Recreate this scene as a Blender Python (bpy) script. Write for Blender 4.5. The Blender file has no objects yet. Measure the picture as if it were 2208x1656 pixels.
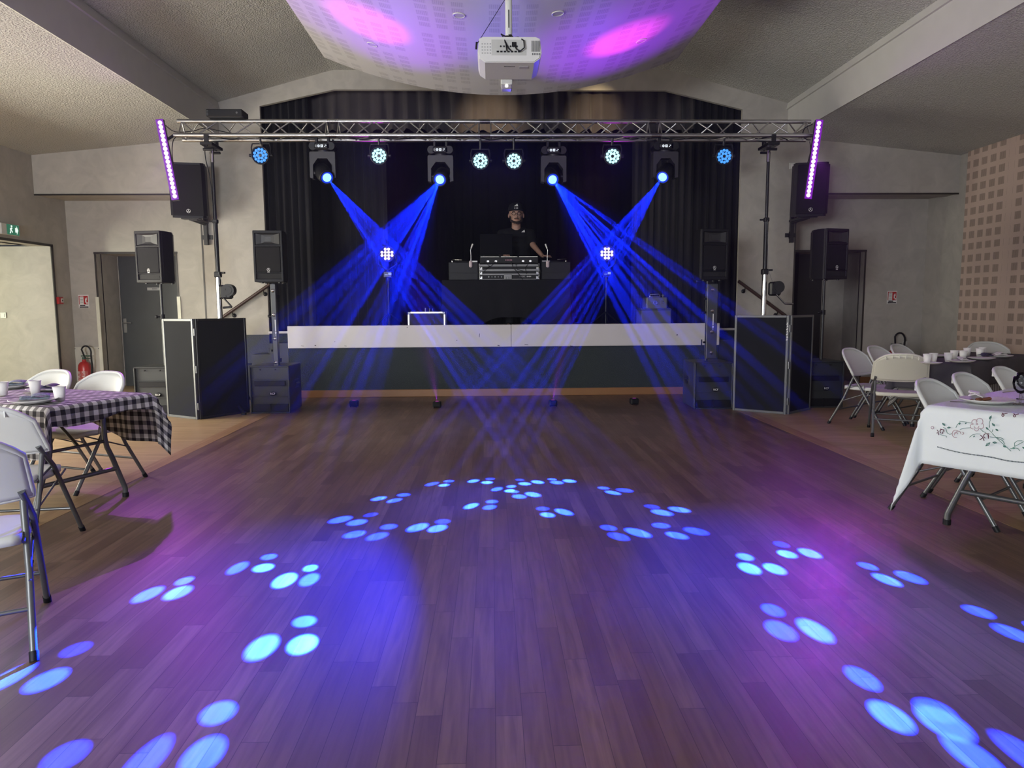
import bpy, bmesh, math, random
from mathutils import Vector, Matrix, Euler
random.seed(7)
S = bpy.context.scene
COL = S.collection
PI = math.pi
W0, H0, FPX, HC = 2208, 1656, 1531.0, 1.25
YAW, PITCH, ROLL = 0.02787, 0.10818, 0.0064

# ------------------------------------------------------------------ camera
_F = Vector((math.sin(YAW)*math.cos(PITCH), math.cos(YAW)*math.cos(PITCH), -math.sin(PITCH)))
_r0 = Vector((math.cos(YAW), -math.sin(YAW), 0)); _u0 = _r0.cross(_F)
_R = _r0*math.cos(ROLL) - _u0*math.sin(ROLL)
_U = _r0*math.sin(ROLL) + _u0*math.cos(ROLL)
cam_d = bpy.data.cameras.new('camera'); cam = bpy.data.objects.new('camera', cam_d); COL.objects.link(cam)
cam_d.sensor_fit = 'HORIZONTAL'; cam_d.sensor_width = 36.0; cam_d.lens = FPX/W0*36.0
cam_d.clip_start = 0.05; cam_d.clip_end = 200
CAMP = Vector((0, 0, HC))
cam.matrix_world = Matrix(((_R.x, _U.x, -_F.x, 0), (_R.y, _U.y, -_F.y, 0), (_R.z, _U.z, -_F.z, HC), (0, 0, 0, 1)))
S.camera = cam
def ray(x, y): return (_F*FPX + _R*(x-W0/2) + _U*(H0/2-y)).normalized()
def P(x, y, Y):
    d = ray(x, y); return CAMP + d*(Y/d.y)
def PZ(x, y, z):
    d = ray(x, y); return CAMP + d*((z-HC)/d.z)
def PX(x, y, X):
    d = ray(x, y); return CAMP + d*(X/d.x)

# ------------------------------------------------------------------ view, world, lights
vs = S.view_settings
S.display_settings.display_device = 'sRGB'
vs.view_transform = 'Standard'; vs.look = 'None'; vs.gamma = 1.0; vs.exposure = 0.0; vs.use_curve_mapping = False
S.cycles.max_bounces = 8; S.cycles.diffuse_bounces = 3; S.cycles.glossy_bounces = 3
S.cycles.transmission_bounces = 6; S.cycles.transparent_max_bounces = 8; S.cycles.volume_bounces = 0
S.cycles.caustics_reflective = False; S.cycles.caustics_refractive = False
S.cycles.sample_clamp_indirect = 2.0; S.cycles.sample_clamp_direct = 0.0
S.cycles.use_denoising = True
wd = bpy.data.worlds.new('world'); S.world = wd; wd.use_nodes = True
wd.node_tree.nodes['Background'].inputs[0].default_value = (0.75, 0.85, 1.0, 1)
wd.node_tree.nodes['Background'].inputs[1].default_value = 0.05

def aim(o, d, up='Y'):
    o.rotation_euler = Vector(d).to_track_quat('-Z', up).to_euler()
def area(name, loc, d, sx, sy, power, col, spread=PI):
    l = bpy.data.lights.new(name, 'AREA'); l.shape = 'RECTANGLE'; l.size = sx; l.size_y = sy
    l.energy = power; l.color = col; l.spread = spread
    o = bpy.data.objects.new(name, l); COL.objects.link(o); o.location = loc; aim(o, d)
    return o
def spot(name, loc, tgt, power, col, size, blend=1.0, r=0.05, parent=None):
    l = bpy.data.lights.new(name, 'SPOT'); l.energy = power; l.color = col; l.spot_size = size; l.spot_blend = blend
    l.shadow_soft_size = r
    o = bpy.data.objects.new(name, l); COL.objects.link(o); o.location = loc; aim(o, Vector(tgt)-Vector(loc))
    return o

XL, XR, Y1, Y2 = -6.45, 6.86, 10.46, 11.18      # side walls, end wall plane, recess wall plane
YF = 9.97                                        # stage front
ZS = 0.915                                       # stage floor
YB = -3.6                                        # rear wall
# daylight through the windows of the left wall, the rear wall and the glazed entrance
area('daylight_window_left', (XL+0.06, 4.0, 1.55), (1, 0.1, -0.08), 2.0, 1.5, 100, (1.0, 0.95, 0.80))
area('daylight_glazed_door_left', (XL+0.06, 7.2, 1.2), (1, -0.05, -0.35), 1.9, 2.2, 230, (1.0, 0.94, 0.78))
area('daylight_entrance', (-9.2, 8.6, 1.35), (1, 0.75, 0.0), 1.6, 2.0, 520, (0.96, 1.0, 0.78))
for _x, _p in ((-3.6, 640), (0.2, 36), (4.0, 5)):
    area('daylight_window_rear', (_x, YB+0.06, 1.7), (0, 1, 0.45), 2.4, 1.6, _p, (0.93, 0.97, 1.0))
for _y in (1.0, 4.2):
    area('daylight_window_right', (XR-0.06, _y, 1.55), (-1, 0.2, 0.55), 2.0, 1.5, 12, (0.97, 0.94, 1.0))

# ------------------------------------------------------------------ materials
MATS = {}
def _nt(name):
    m = bpy.data.materials.new(name); m.use_nodes = True
    nt = m.node_tree; b = nt.nodes['Principled BSDF']; return m, nt, b
def N(nt, t, **kw):
    n = nt.nodes.new(t)
    for k, v in kw.items(): setattr(n, k, v)
    return n
def math_(nt, op, a, b=None, c=None):
    n = N(nt, 'ShaderNodeMath', operation=op)
    for i, x in enumerate((a, b, c)):
        if x is None: continue
        if isinstance(x, (int, float)): n.inputs[i].default_value = x
        else: nt.links.new(x, n.inputs[i])
    return n.outputs[0]
def mixc(nt, fac, a, b):
    n = N(nt, 'ShaderNodeMix', data_type='RGBA')
    for s, x in ((n.inputs[0], fac), (n.inputs[6], a), (n.inputs[7], b)):
        if isinstance(x, (int, float)): s.default_value = x
        elif isinstance(x, tuple): s.default_value = (*x[:3], 1)
        else: nt.links.new(x, s)
    return n.outputs[2]
def M(name, col, rough=0.5, metal=0.0, var=0.12, scale=6.0, bump=0.0, bscale=60.0, spec=0.5, coord='Object', sheen=0.0):
    """plain material whose colour drifts a little with noise"""
    if name in MATS: return MATS[name]
    m, nt, b = _nt(name)
    tc = N(nt, 'ShaderNodeTexCoord'); src = tc.outputs['Object']
    if coord == 'World':
        g = N(nt, 'ShaderNodeNewGeometry'); src = g.outputs['Position']
    no = N(nt, 'ShaderNodeTexNoise'); no.inputs['Scale'].default_value = scale; no.inputs['Detail'].default_value = 3
    nt.links.new(src, no.inputs['Vector'])
    c2 = tuple(max(0, c*(1-2*var)) for c in col); c1 = tuple(min(1, c*(1+var)) for c in col)
    nt.links.new(mixc(nt, no.outputs[0], c2, c1), b.inputs['Base Color'])
    b.inputs['Roughness'].default_value = rough; b.inputs['Metallic'].default_value = metal
    b.inputs['Specular IOR Level'].default_value = spec
    if sheen: b.inputs['Sheen Weight'].default_value = sheen
    if bump:
        n2 = N(nt, 'ShaderNodeTexNoise'); n2.inputs['Scale'].default_value = bscale; n2.inputs['Detail'].default_value = 2
        nt.links.new(src, n2.inputs['Vector'])
        bp = N(nt, 'ShaderNodeBump'); bp.inputs['Strength'].default_value = bump; bp.inputs['Distance'].default_value = 0.01
        nt.links.new(n2.outputs[0], bp.inputs['Height']); nt.links.new(bp.outputs[0], b.inputs['Normal'])
    MATS[name] = m; return m
def EM(name, col, strength, sample=False):
    if name in MATS: return MATS[name]
    m, nt, b = _nt(name)
    b.inputs['Base Color'].default_value = (0.02, 0.02, 0.02, 1)
    b.inputs['Emission Color'].default_value = (*col, 1); b.inputs['Emission Strength'].default_value = strength
    m.cycles.emission_sampling = 'AUTO' if sample else 'NONE'
    MATS[name] = m; return m
def GLASS(name, col=(1, 1, 1)):
    m, nt, b = _nt(name); nt.nodes.remove(b); tr_ = N(nt, 'ShaderNodeBsdfTransparent'); tr_.inputs[0].default_value = (0.93, 0.94, 0.95, 1)
    gl_ = N(nt, 'ShaderNodeBsdfGlossy'); gl_.inputs['Roughness'].default_value = 0.04; fr = N(nt, 'ShaderNodeLayerWeight'); fr.inputs['Blend'].default_value = 0.25
    mx_ = N(nt, 'ShaderNodeMixShader'); nt.links.new(fr.outputs['Fresnel'], mx_.inputs[0]); nt.links.new(tr_.outputs[0], mx_.inputs[1]); nt.links.new(gl_.outputs[0], mx_.inputs[2])
    nt.links.new(mx_.outputs[0], nt.nodes['Material Output'].inputs['Surface'])
    MATS[name] = m; return m

def planks(name, along, w, L, c1, c2, c3, rough=0.36):
    m, nt, b = _nt(name)
    g = N(nt, 'ShaderNodeNewGeometry'); sp = N(nt, 'ShaderNodeSeparateXYZ'); nt.links.new(g.outputs['Position'], sp.inputs[0])
    u, v = (sp.outputs[0], sp.outputs[1]) if along == 'Y' else (sp.outputs[1], sp.outputs[0])
    us = math_(nt, 'DIVIDE', u, w); row = math_(nt, 'FLOOR', us); fu = math_(nt, 'FRACT', us)
    wn = N(nt, 'ShaderNodeTexWhiteNoise', noise_dimensions='1D'); nt.links.new(row, wn.inputs['W'])
    vs_ = math_(nt, 'ADD', math_(nt, 'DIVIDE', v, L), math_(nt, 'MULTIPLY', wn.outputs['Value'], 7.3))
    colm = math_(nt, 'FLOOR', vs_); fv = math_(nt, 'FRACT', vs_)
    cb = N(nt, 'ShaderNodeCombineXYZ'); nt.links.new(row, cb.inputs[0]); nt.links.new(colm, cb.inputs[1])
    wn2 = N(nt, 'ShaderNodeTexWhiteNoise', noise_dimensions='2D'); nt.links.new(cb.outputs[0], wn2.inputs['Vector'])
    rnd = wn2.outputs['Value']
    cg = N(nt, 'ShaderNodeCombineXYZ')
    nt.links.new(math_(nt, 'MULTIPLY', u, 26.0), cg.inputs[0]); nt.links.new(math_(nt, 'MULTIPLY', v, 1.6), cg.inputs[1])
    nt.links.new(math_(nt, 'MULTIPLY', rnd, 40.0), cg.inputs[2])
    gr = N(nt, 'ShaderNodeTexNoise'); gr.inputs['Scale'].default_value = 1.6; gr.inputs['Detail'].default_value = 5; gr.inputs['Distortion'].default_value = 0.6
    nt.links.new(cg.outputs[0], gr.inputs['Vector'])
    base = mixc(nt, rnd, c1, c2)
    mr = N(nt, 'ShaderNodeMapRange'); nt.links.new(gr.outputs[0], mr.inputs[0]); mr.inputs[1].default_value = 0.38; mr.inputs[2].default_value = 0.72
    base = mixc(nt, math_(nt, 'MULTIPLY', mr.outputs[0], 0.65), base, c3)
    # scuffs and worn traffic marks of the varnish
    ns = N(nt, 'ShaderNodeTexNoise'); ns.inputs['Scale'].default_value = 1.1; ns.inputs['Detail'].default_value = 6; nt.links.new(g.outputs['Position'], ns.inputs['Vector'])
    gap_u = math_(nt, 'LESS_THAN', math_(nt, 'MULTIPLY', math_(nt, 'MINIMUM', fu, math_(nt, 'SUBTRACT', 1.0, fu)), w), 0.0011)
    gap_v = math_(nt, 'LESS_THAN', math_(nt, 'MULTIPLY', math_(nt, 'MINIMUM', fv, math_(nt, 'SUBTRACT', 1.0, fv)), L), 0.0012)
    gap = math_(nt, 'MAXIMUM', gap_u, gap_v)
    base = mixc(nt, math_(nt, 'MULTIPLY', gap, 0.75), base, tuple(c*0.15 for c in c1))
    nt.links.new(base, b.inputs['Base Color'])
    nt.links.new(math_(nt, 'ADD', rough-0.1, math_(nt, 'MULTIPLY', ns.outputs[0], 0.25)), b.inputs['Roughness'])
    b.inputs['Specular IOR Level'].default_value = 0.4
    bp = N(nt, 'ShaderNodeBump'); bp.inputs['Strength'].default_value = 0.12; bp.inputs['Distance'].default_value = 0.004
    nt.links.new(math_(nt, 'SUBTRACT', math_(nt, 'MULTIPLY', gr.outputs[0], 0.4), gap), bp.inputs['Height']); nt.links.new(bp.outputs[0], b.inputs['Normal'])
    MATS[name] = m; return m

def plaster(name, c1, c2, bump=0.35, bscale=9.0):
    """trowelled wall plaster: sweeping streaks"""
    m, nt, b = _nt(name)
    g = N(nt, 'ShaderNodeNewGeometry')
    n1 = N(nt, 'ShaderNodeTexNoise'); n1.inputs['Scale'].default_value = bscale*0.45; n1.inputs['Detail'].default_value = 7; n1.inputs['Distortion'].default_value = 0.9; n1.inputs['Roughness'].default_value = 0.62
    nt.links.new(g.outputs['Position'], n1.inputs['Vector'])
    mr = N(nt, 'ShaderNodeMapRange'); nt.links.new(n1.outputs[0], mr.inputs[0]); mr.inputs[1].default_value = 0.32; mr.inputs[2].default_value = 0.68
    nt.links.new(mixc(nt, mr.outputs[0], c2, c1), b.inputs['Base Color']); b.inputs['Roughness'].default_value = 0.75; b.inputs['Specular IOR Level'].default_value = 0.25
    bp = N(nt, 'ShaderNodeBump'); bp.inputs['Strength'].default_value = bump; bp.inputs['Distance'].default_value = 0.01
    nt.links.new(n1.outputs[0], bp.inputs['Height']); nt.links.new(bp.outputs[0], b.inputs['Normal'])
    MATS[name] = m; return m
def stipple(name, c1, c2, scale, strength, dist=0.02, rough=0.8):
    """sprayed popcorn / rough-cast coating"""
    m, nt, b = _nt(name)
    g = N(nt, 'ShaderNodeNewGeometry')
    n1 = N(nt, 'ShaderNodeTexNoise'); n1.inputs['Scale'].default_value = scale; n1.inputs['Detail'].default_value = 3; n1.inputs['Roughness'].default_value = 0.55
    nt.links.new(g.outputs['Position'], n1.inputs['Vector'])
    n2 = N(nt, 'ShaderNodeTexNoise'); n2.inputs['Scale'].default_value = 0.9; n2.inputs['Detail'].default_value = 3; nt.links.new(g.outputs['Position'], n2.inputs['Vector'])
    nt.links.new(mixc(nt, n2.outputs[0], c2, c1), b.inputs['Base Color']); b.inputs['Roughness'].default_value = rough; b.inputs['Specular IOR Level'].default_value = 0.2
    mr = N(nt, 'ShaderNodeMapRange'); nt.links.new(n1.outputs[0], mr.inputs[0]); mr.inputs[1].default_value = 0.4; mr.inputs[2].default_value = 0.65
    bp = N(nt, 'ShaderNodeBump'); bp.inputs['Strength'].default_value = strength; bp.inputs['Distance'].default_value = dist
    nt.links.new(mr.outputs[0], bp.inputs['Height']); nt.links.new(bp.outputs[0], b.inputs['Normal'])
    MATS[name] = m; return m
def cellmask(nt, val, pitch, lo, hi):
    f = math_(nt, 'FRACT', math_(nt, 'DIVIDE', val, pitch))
    return math_(nt, 'MULTIPLY', math_(nt, 'GREATER_THAN', f, lo), math_(nt, 'LESS_THAN', f, hi))

# ------------------------------------------------------------------ mesh building
class MB:
    def __init__(s): s.v = []; s.f = []; s.m = []; s.sm = []; s.uv = {}
    def add(s, vs, fs, T=None, mi=0, sm=False, uv=None):
        b = len(s.v)
        for i, p in enumerate(vs):
            p = Vector(p); s.v.append(T @ p if T else p)
            if uv: s.uv[b+i] = uv[i]
        for f in fs: s.f.append([b+i for i in f]); s.m.append(mi); s.sm.append(sm)
        return s
    def box(s, c, sz, r=0.0, T=None, mi=0):
        hx, hy, hz = sz[0]/2, sz[1]/2, sz[2]/2; c = Vector(c)
        if r <= 0:
            vs = [c+Vector((sx*hx, sy*hy, sz_*hz)) for sx in (-1, 1) for sy in (-1, 1) for sz_ in (-1, 1)]
            return s.add(vs, [(0,1,3,2), (4,6,7,5), (0,4,5,1), (2,3,7,6), (0,2,6,4), (1,5,7,3)], T, mi)
        r = min(r, hx*0.95, hy*0.95, hz*0.95); h = (hx, hy, hz); vs = []; idx = {}
        for sx in (-1, 1):
            for sy in (-1, 1):
                for sz_ in (-1, 1):
                    sg = (sx, sy, sz_)
                    for a in range(3):
                        q = [sg[k]*(h[k] if k == a else h[k]-r) for k in range(3)]
                        idx[(sg, a)] = len(vs); vs.append(c+Vector(q))
        fs = []
        for a in range(3):
            o = [k for k in range(3) if k != a]
            for sg in (-1, 1):
                q = []
                for (p, t) in ((-1, -1), (1, -1), (1, 1), (-1, 1)):
                    g = [0, 0, 0]; g[a] = sg; g[o[0]] = p; g[o[1]] = t; q.append(idx[(tuple(g), a)])
                fs.append(q)
        for a, b2, c2 in ((0, 1, 2), (0, 2, 1), (1, 2, 0)):
            for sa in (-1, 1):
                for sb in (-1, 1):
                    g1 = [0, 0, 0]; g1[a] = sa; g1[b2] = sb; g1[c2] = -1; g2 = list(g1); g2[c2] = 1
                    g1, g2 = tuple(g1), tuple(g2)
                    fs.append([idx[(g1, a)], idx[(g2, a)], idx[(g2, b2)], idx[(g1, b2)]])
        for sx in (-1, 1):
            for sy in (-1, 1):
                for sz_ in (-1, 1): fs.append([idx[((sx, sy, sz_), a)] for a in range(3)])
        return s.add(vs, fs, T, mi)
    def cyl(s, p, q, r, r2=None, n=12, T=None, mi=0, cap=True):
        p, q = Vector(p), Vector(q); r2 = r if r2 is None else r2
        d = (q-p).normalized(); a = d.orthogonal().normalized(); b = d.cross(a)
        vs = []
        for k in range(n):
            t = 2*PI*k/n; w = a*math.cos(t)+b*math.sin(t); vs += [p+w*r, q+w*r2]
        s.add(vs, [(2*k, 2*((k+1) % n), 2*((k+1) % n)+1, 2*k+1) for k in range(n)], T, mi, True)
        if cap: s.add(vs, [[2*k for k in range(n)], [2*k+1 for k in range(n)]], T, mi, False)
        return s
    def tube(s, pts, r, n=8, T=None, mi=0, closed=False):
        pts = [Vector(p) for p in pts]; vs = []; L = len(pts); a = None
        for i, p in enumerate(pts):
            d = (pts[min(i+1, L-1)]-pts[max(i-1, 0)])
            d = d.normalized() if d.length > 1e-9 else Vector((0, 0, 1))
            if a is None: a = d.orthogonal().normalized()
            else:
                a = a-d*a.dot(d); a = a.normalized() if a.length > 1e-6 else d.orthogonal().normalized()
            b = d.cross(a); rr = r[i] if isinstance(r, (list, tuple)) else r
            for k in range(n): t = 2*PI*k/n; vs.append(p+(a*math.cos(t)+b*math.sin(t))*rr)
        fs = [(i*n+k, i*n+(k+1) % n, (i+1)*n+(k+1) % n, (i+1)*n+k) for i in range(L-1) for k in range(n)]
        s.add(vs, fs, T, mi, True)
        s.add(vs, [list(range(n)), [(L-1)*n+k for k in range(n)]], T, mi, False)
        return s
    def lathe(s, prof, n=20, T=None, mi=0, sm=True):
        vs = []; L = len(prof)
        for (r, z) in prof:
            for k in range(n): t = 2*PI*k/n; vs.append((r*math.cos(t), r*math.sin(t), z))
        fs = [(i*n+k, i*n+(k+1) % n, (i+1)*n+(k+1) % n, (i+1)*n+k) for i in range(L-1) for k in range(n)]
        s.add(vs, fs, T, mi, sm)
        if prof[0][0] > 1e-4: s.add(vs[:n], [list(range(n))], T, mi)
        if prof[-1][0] > 1e-4: s.add(vs[-n:], [list(range(n))], T, mi)
        return s
    def prism(s, poly, a, b, axis='y', T=None, mi=0):
        """polygon (2-D) extruded from a to b along an axis: 'y' poly is (x,z); 'x' poly is (y,z); 'z' poly is (x,y)"""
        def mk(p, t): return {'y': (p[0], t, p[1]), 'x': (t, p[0], p[1]), 'z': (p[0], p[1], t)}[axis]
        n = len(poly); vs = [mk(p, a) for p in poly]+[mk(p, b) for p in poly]
        return s.add(vs, [list(range(n)), [n+i for i in range(n)]]+[(i, (i+1) % n, n+(i+1) % n, n+i) for i in range(n)], T, mi)
    def ball(s, c, r, sc=(1, 1, 1), n=14, m_=8, T=None, mi=0):
        c = Vector(c); vs = [c+Vector((0, 0, -r*sc[2]))]
        for i in range(1, m_):
            ph = -PI/2+PI*i/m_
            for k in range(n):
                t = 2*PI*k/n; vs.append(c+Vector((r*sc[0]*math.cos(ph)*math.cos(t), r*sc[1]*math.cos(ph)*math.sin(t), r*sc[2]*math.sin(ph))))
        vs.append(c+Vector((0, 0, r*sc[2]))); top = len(vs)-1; fs = []
        for k in range(n): fs.append((0, 1+(k+1) % n, 1+k)); fs.append((top, top-n+k, top-n+(k+1) % n))
        for i in range(m_-2):
            for k in range(n): fs.append((1+i*n+k, 1+i*n+(k+1) % n, 1+(i+1)*n+(k+1) % n, 1+(i+1)*n+k))
        return s.add(vs, fs, T, mi, True)
    def grid(s, fn, nu, nv, T=None, mi=0, uvf=None, sm=True):
        vs = []; uv = [] if uvf else None
        for i in range(nu+1):
            for j in range(nv+1):
                vs.append(fn(i/nu, j/nv)); 
                if uvf: uv.append(uvf(i/nu, j/nv))
        fs = [(i*(nv+1)+j, (i+1)*(nv+1)+j, (i+1)*(nv+1)+j+1, i*(nv+1)+j+1) for i in range(nu) for j in range(nv)]
        return s.add(vs, fs, T, mi, sm, uv)
    def build(s, name, mats, parent=None, label=None, solid=0.0, normals=True):
        me = bpy.data.meshes.new(name); me.from_pydata([tuple(v) for v in s.v], [], s.f)
        if not isinstance(mats, (list, tuple)): mats = [mats]
        for m in mats: me.materials.append(m)
        me.polygons.foreach_set('material_index', s.m); me.polygons.foreach_set('use_smooth', s.sm)
        if s.uv:
            ul = me.uv_layers.new(name='UVMap')
            for lp in me.loops: ul.data[lp.index].uv = s.uv.get(lp.vertex_index, (0, 0))
        if normals:
            bm = bmesh.new(); bm.from_mesh(me); bmesh.ops.recalc_face_normals(bm, faces=bm.faces[:]); bm.to_mesh(me); bm.free()
        me.update()
        o = bpy.data.objects.new(name, me); COL.objects.link(o)
        if parent is not None: o.parent = parent
        if label: o['label'] = label
        if solid:
            md = o.modifiers.new('thickness', 'SOLIDIFY'); md.thickness = solid; md.offset = -1
        return o
def build_split(mb, name, mats, parent=None, gap=0.004):
    """one object for each separate piece of a shape (islands whose boxes touch belong together)"""
    n = len(mb.v); par = list(range(n))
    def find(i):
        while par[i] != i: par[i] = par[par[i]]; i = par[i]
        return i
    for f in mb.f:
        r = find(f[0])
        for k in f[1:]: par[find(k)] = r
    isl = {}
    for fi, f in enumerate(mb.f): isl.setdefault(find(f[0]), []).append(fi)
    items = []
    for fl in isl.values():
        pts = [mb.v[k] for fi in fl for k in mb.f[fi]]
        items.append([[min(p[a] for p in pts)-gap/2 for a in range(3)], [max(p[a] for p in pts)+gap/2 for a in range(3)], fl])
    merged = True
    while merged:
        merged = False
        for i in range(len(items)):
            for j in range(i+1, len(items)):
                A, B = items[i], items[j]
                if all(A[0][a] <= B[1][a] and B[0][a] <= A[1][a] for a in range(3)):
                    items[i] = [[min(A[0][a], B[0][a]) for a in range(3)], [max(A[1][a], B[1][a]) for a in range(3)], A[2]+B[2]]; items.pop(j); merged = True; break
            if merged: break
    out = []
    for lo, hi, fl in items:
        m2 = MB(); mp = {}
        for fi in fl:
            for k in mb.f[fi]:
                if k not in mp: mp[k] = len(m2.v); m2.v.append(mb.v[k])
            m2.f.append([mp[k] for k in mb.f[fi]]); m2.m.append(mb.m[fi]); m2.sm.append(mb.sm[fi])
        out.append(m2.build(name, mats, parent))
    return out
def text_mb(mb, txt, size, T, mi=0, depth=0.002):
    cu = bpy.data.curves.new('text', 'FONT'); cu.body = txt; cu.size = size; cu.extrude = depth; cu.align_x = 'CENTER'; cu.align_y = 'CENTER'; cu.resolution_u = 2
    ob = bpy.data.objects.new('text', cu); COL.objects.link(ob)
    dg = bpy.context.evaluated_depsgraph_get(); me = bpy.data.meshes.new_from_object(ob.evaluated_get(dg))
    mb.add([v.co.copy() for v in me.vertices], [list(p.vertices) for p in me.polygons], T, mi)
    bpy.data.objects.remove(ob); bpy.data.curves.remove(cu); bpy.data.meshes.remove(me)
def thing(name, label, cat, loc=(0, 0, 0), rz=0.0, group=None):
    o = bpy.data.objects.new(name, None); COL.objects.link(o); o.empty_display_size = 0.1
    o.location = loc; o.rotation_euler = (0, 0, rz); o['label'] = label; o['category'] = cat
    if group: o['group'] = group
    return o
def tag(o, label, cat=None, group=None, kind=None):
    o['label'] = label
    if cat: o['category'] = cat
    if group: o['group'] = group
    if kind: o['kind'] = kind
    return o
def struct(o, label=None):
    o['kind'] = 'structure'
    if label: o['label'] = label
    return o
def dup(root, loc, rz, label, group=None):
    def cp(o, par):
        c = o.copy(); COL.objects.link(c)
        if par is not None: c.parent = par
        for ch in o.children: cp(ch, c)
        return c
    r = cp(root, None); r.location = loc; r.rotation_euler = (0, 0, rz); r['label'] = label
    if group: r['group'] = group
    return r
def TR(loc=(0, 0, 0), rx=0, ry=0, rz=0): return Matrix.Translation(Vector(loc)) @ Euler((rx, ry, rz)).to_matrix().to_4x4()
def frame(o, z, x=None):
    """matrix whose local +Z points along z, placed at o"""
    z = Vector(z).normalized(); x = Vector(x) if x is not None else Vector((1, 0, 0))
    x = (x-z*x.dot(z)).normalized(); y = z.cross(x)
    return Matrix(((x.x, y.x, z.x, o[0]), (x.y, y.y, z.y, o[1]), (x.z, y.z, z.z, o[2]), (0, 0, 0, 1)))

# ------------------------------------------------------------------ shared materials
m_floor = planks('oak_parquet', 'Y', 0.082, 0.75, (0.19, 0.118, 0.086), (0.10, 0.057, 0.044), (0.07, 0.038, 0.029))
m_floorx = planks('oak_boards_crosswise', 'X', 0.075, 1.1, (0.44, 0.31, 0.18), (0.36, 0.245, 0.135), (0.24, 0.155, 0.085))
m_strip = planks('oak_border_strip', 'Y', 0.16, 1.6, (0.34, 0.21, 0.115), (0.30, 0.18, 0.095), (0.2, 0.11, 0.055))
m_wall = plaster('cream_plaster', (0.455, 0.425, 0.39), (0.375, 0.35, 0.32))
m_ceilL = stipple('sprayed_ceiling', (0.70, 0.685, 0.65), (0.64, 0.625, 0.59), 52.0, 0.85, 0.025)
m_smooth = M('smooth_white_paint', (0.62, 0.60, 0.58), 0.6, var=0.04, coord='World')
m_black = M('black_plastic', (0.007, 0.007, 0.0095), 0.5, spec=0.25, bump=0.1, bscale=300)
m_blackm = M('black_metal', (0.016, 0.016, 0.018), 0.35, metal=0.3)
m_grille = M('black_grille', (0.007, 0.007, 0.009), 0.7, spec=0.25, bump=0.5, bscale=500)
m_dark = M('anthracite_lacquer', (0.038, 0.043, 0.046), 0.45, coord='World')
m_alu = M('aluminium', (0.62, 0.62, 0.63), 0.32, metal=1.0, var=0.05)
m_chrome = M('chrome', (0.5, 0.5, 0.5), 0.16, metal=1.0, var=0.03)
m_steel = M('grey_steel_tube', (0.16, 0.165, 0.17), 0.38, metal=0.7)
m_white = M('white_plastic', (0.62, 0.63, 0.61), 0.42, var=0.03)
m_cream = M('cream_plastic', (0.66, 0.64, 0.55), 0.45, var=0.04)
m_paper = M('white_card', (0.78, 0.76, 0.74), 0.7, var=0.03)
m_red = M('signal_red', (0.45, 0.02, 0.02), 0.3)
m_logo = M('white_print', (0.8, 0.8, 0.8), 0.5, var=0.02)
m_curtain = M('black_velour', (0.012, 0.011, 0.015), 0.9, var=0.2, scale=3, bump=0.2, bscale=200, spec=0.15, sheen=0.12, coord='World')
m_trim = M('dark_bronze_trim', (0.025, 0.02, 0.018), 0.4, coord='World')
m_woodtrim = M('varnished_oak_skirting', (0.26, 0.12, 0.045), 0.4, coord='World', scale=3)
# ================================================================== SETTING
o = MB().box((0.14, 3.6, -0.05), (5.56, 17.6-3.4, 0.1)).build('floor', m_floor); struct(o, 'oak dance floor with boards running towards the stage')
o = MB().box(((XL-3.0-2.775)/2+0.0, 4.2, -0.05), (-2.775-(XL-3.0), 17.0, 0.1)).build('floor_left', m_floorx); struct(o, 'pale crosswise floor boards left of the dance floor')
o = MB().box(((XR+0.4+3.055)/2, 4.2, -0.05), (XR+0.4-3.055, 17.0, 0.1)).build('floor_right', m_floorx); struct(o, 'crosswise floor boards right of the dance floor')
for i, x in enumerate((-2.7075, 2.9875)):
    o = MB().box((x, 3.6, -0.0495), (0.135, 14.2, 0.101)).build('trim_%d' % (i+1), m_strip); struct(o, 'pale border board of the dance floor')

def wall_y(name, X, t, y0, y1, z1, holes, mat, label):
    """wall in a plane X=const from X to X+t with rectangular holes (ya,yb,za,zb)"""
    mb = MB(); y = y0
    def seg(a, b, za, zb):
        if b-a > 1e-4 and zb-za > 1e-4: mb.box((X+t/2, (a+b)/2, (za+zb)/2), (abs(t), b-a, zb-za))
    for (ya, yb, za, zb) in sorted(holes):
        seg(y, ya, 0, z1); seg(ya, yb, 0, za); seg(ya, yb, zb, z1); y = yb
    seg(y, y1, 0, z1)
    o = mb.build(name, mat); struct(o, label); return o
def wall_x(name, Y, t, x0, x1, z1, holes, mat, label):
    mb = MB(); x = x0
    def seg(a, b, za, zb):
        if b-a > 1e-4 and zb-za > 1e-4: mb.box(((a+b)/2, Y+t/2, (za+zb)/2), (b-a, abs(t), zb-za))
    for (xa, xb, za, zb) in sorted(holes):
        seg(x, xa, 0, z1); seg(xa, xb, 0, za); seg(xa, xb, zb, z1); x = xb
    seg(x, x1, 0, z1)
    o = mb.build(name, mat); struct(o, label); return o

YD = PX(114, 600, XL).y                     # far jamb of the entrance opening
ZD = PX(108, 531, XL).z
wall_y('wall_left', XL, -0.3, YB, Y2+0.3, 3.5, [(3.0, 5.0, 0.8, 2.3), (6.2, 8.15, 0.06, 2.34), (8.45, YD, 0, ZD)], m_wall, 'left wall of trowelled cream plaster')
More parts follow.
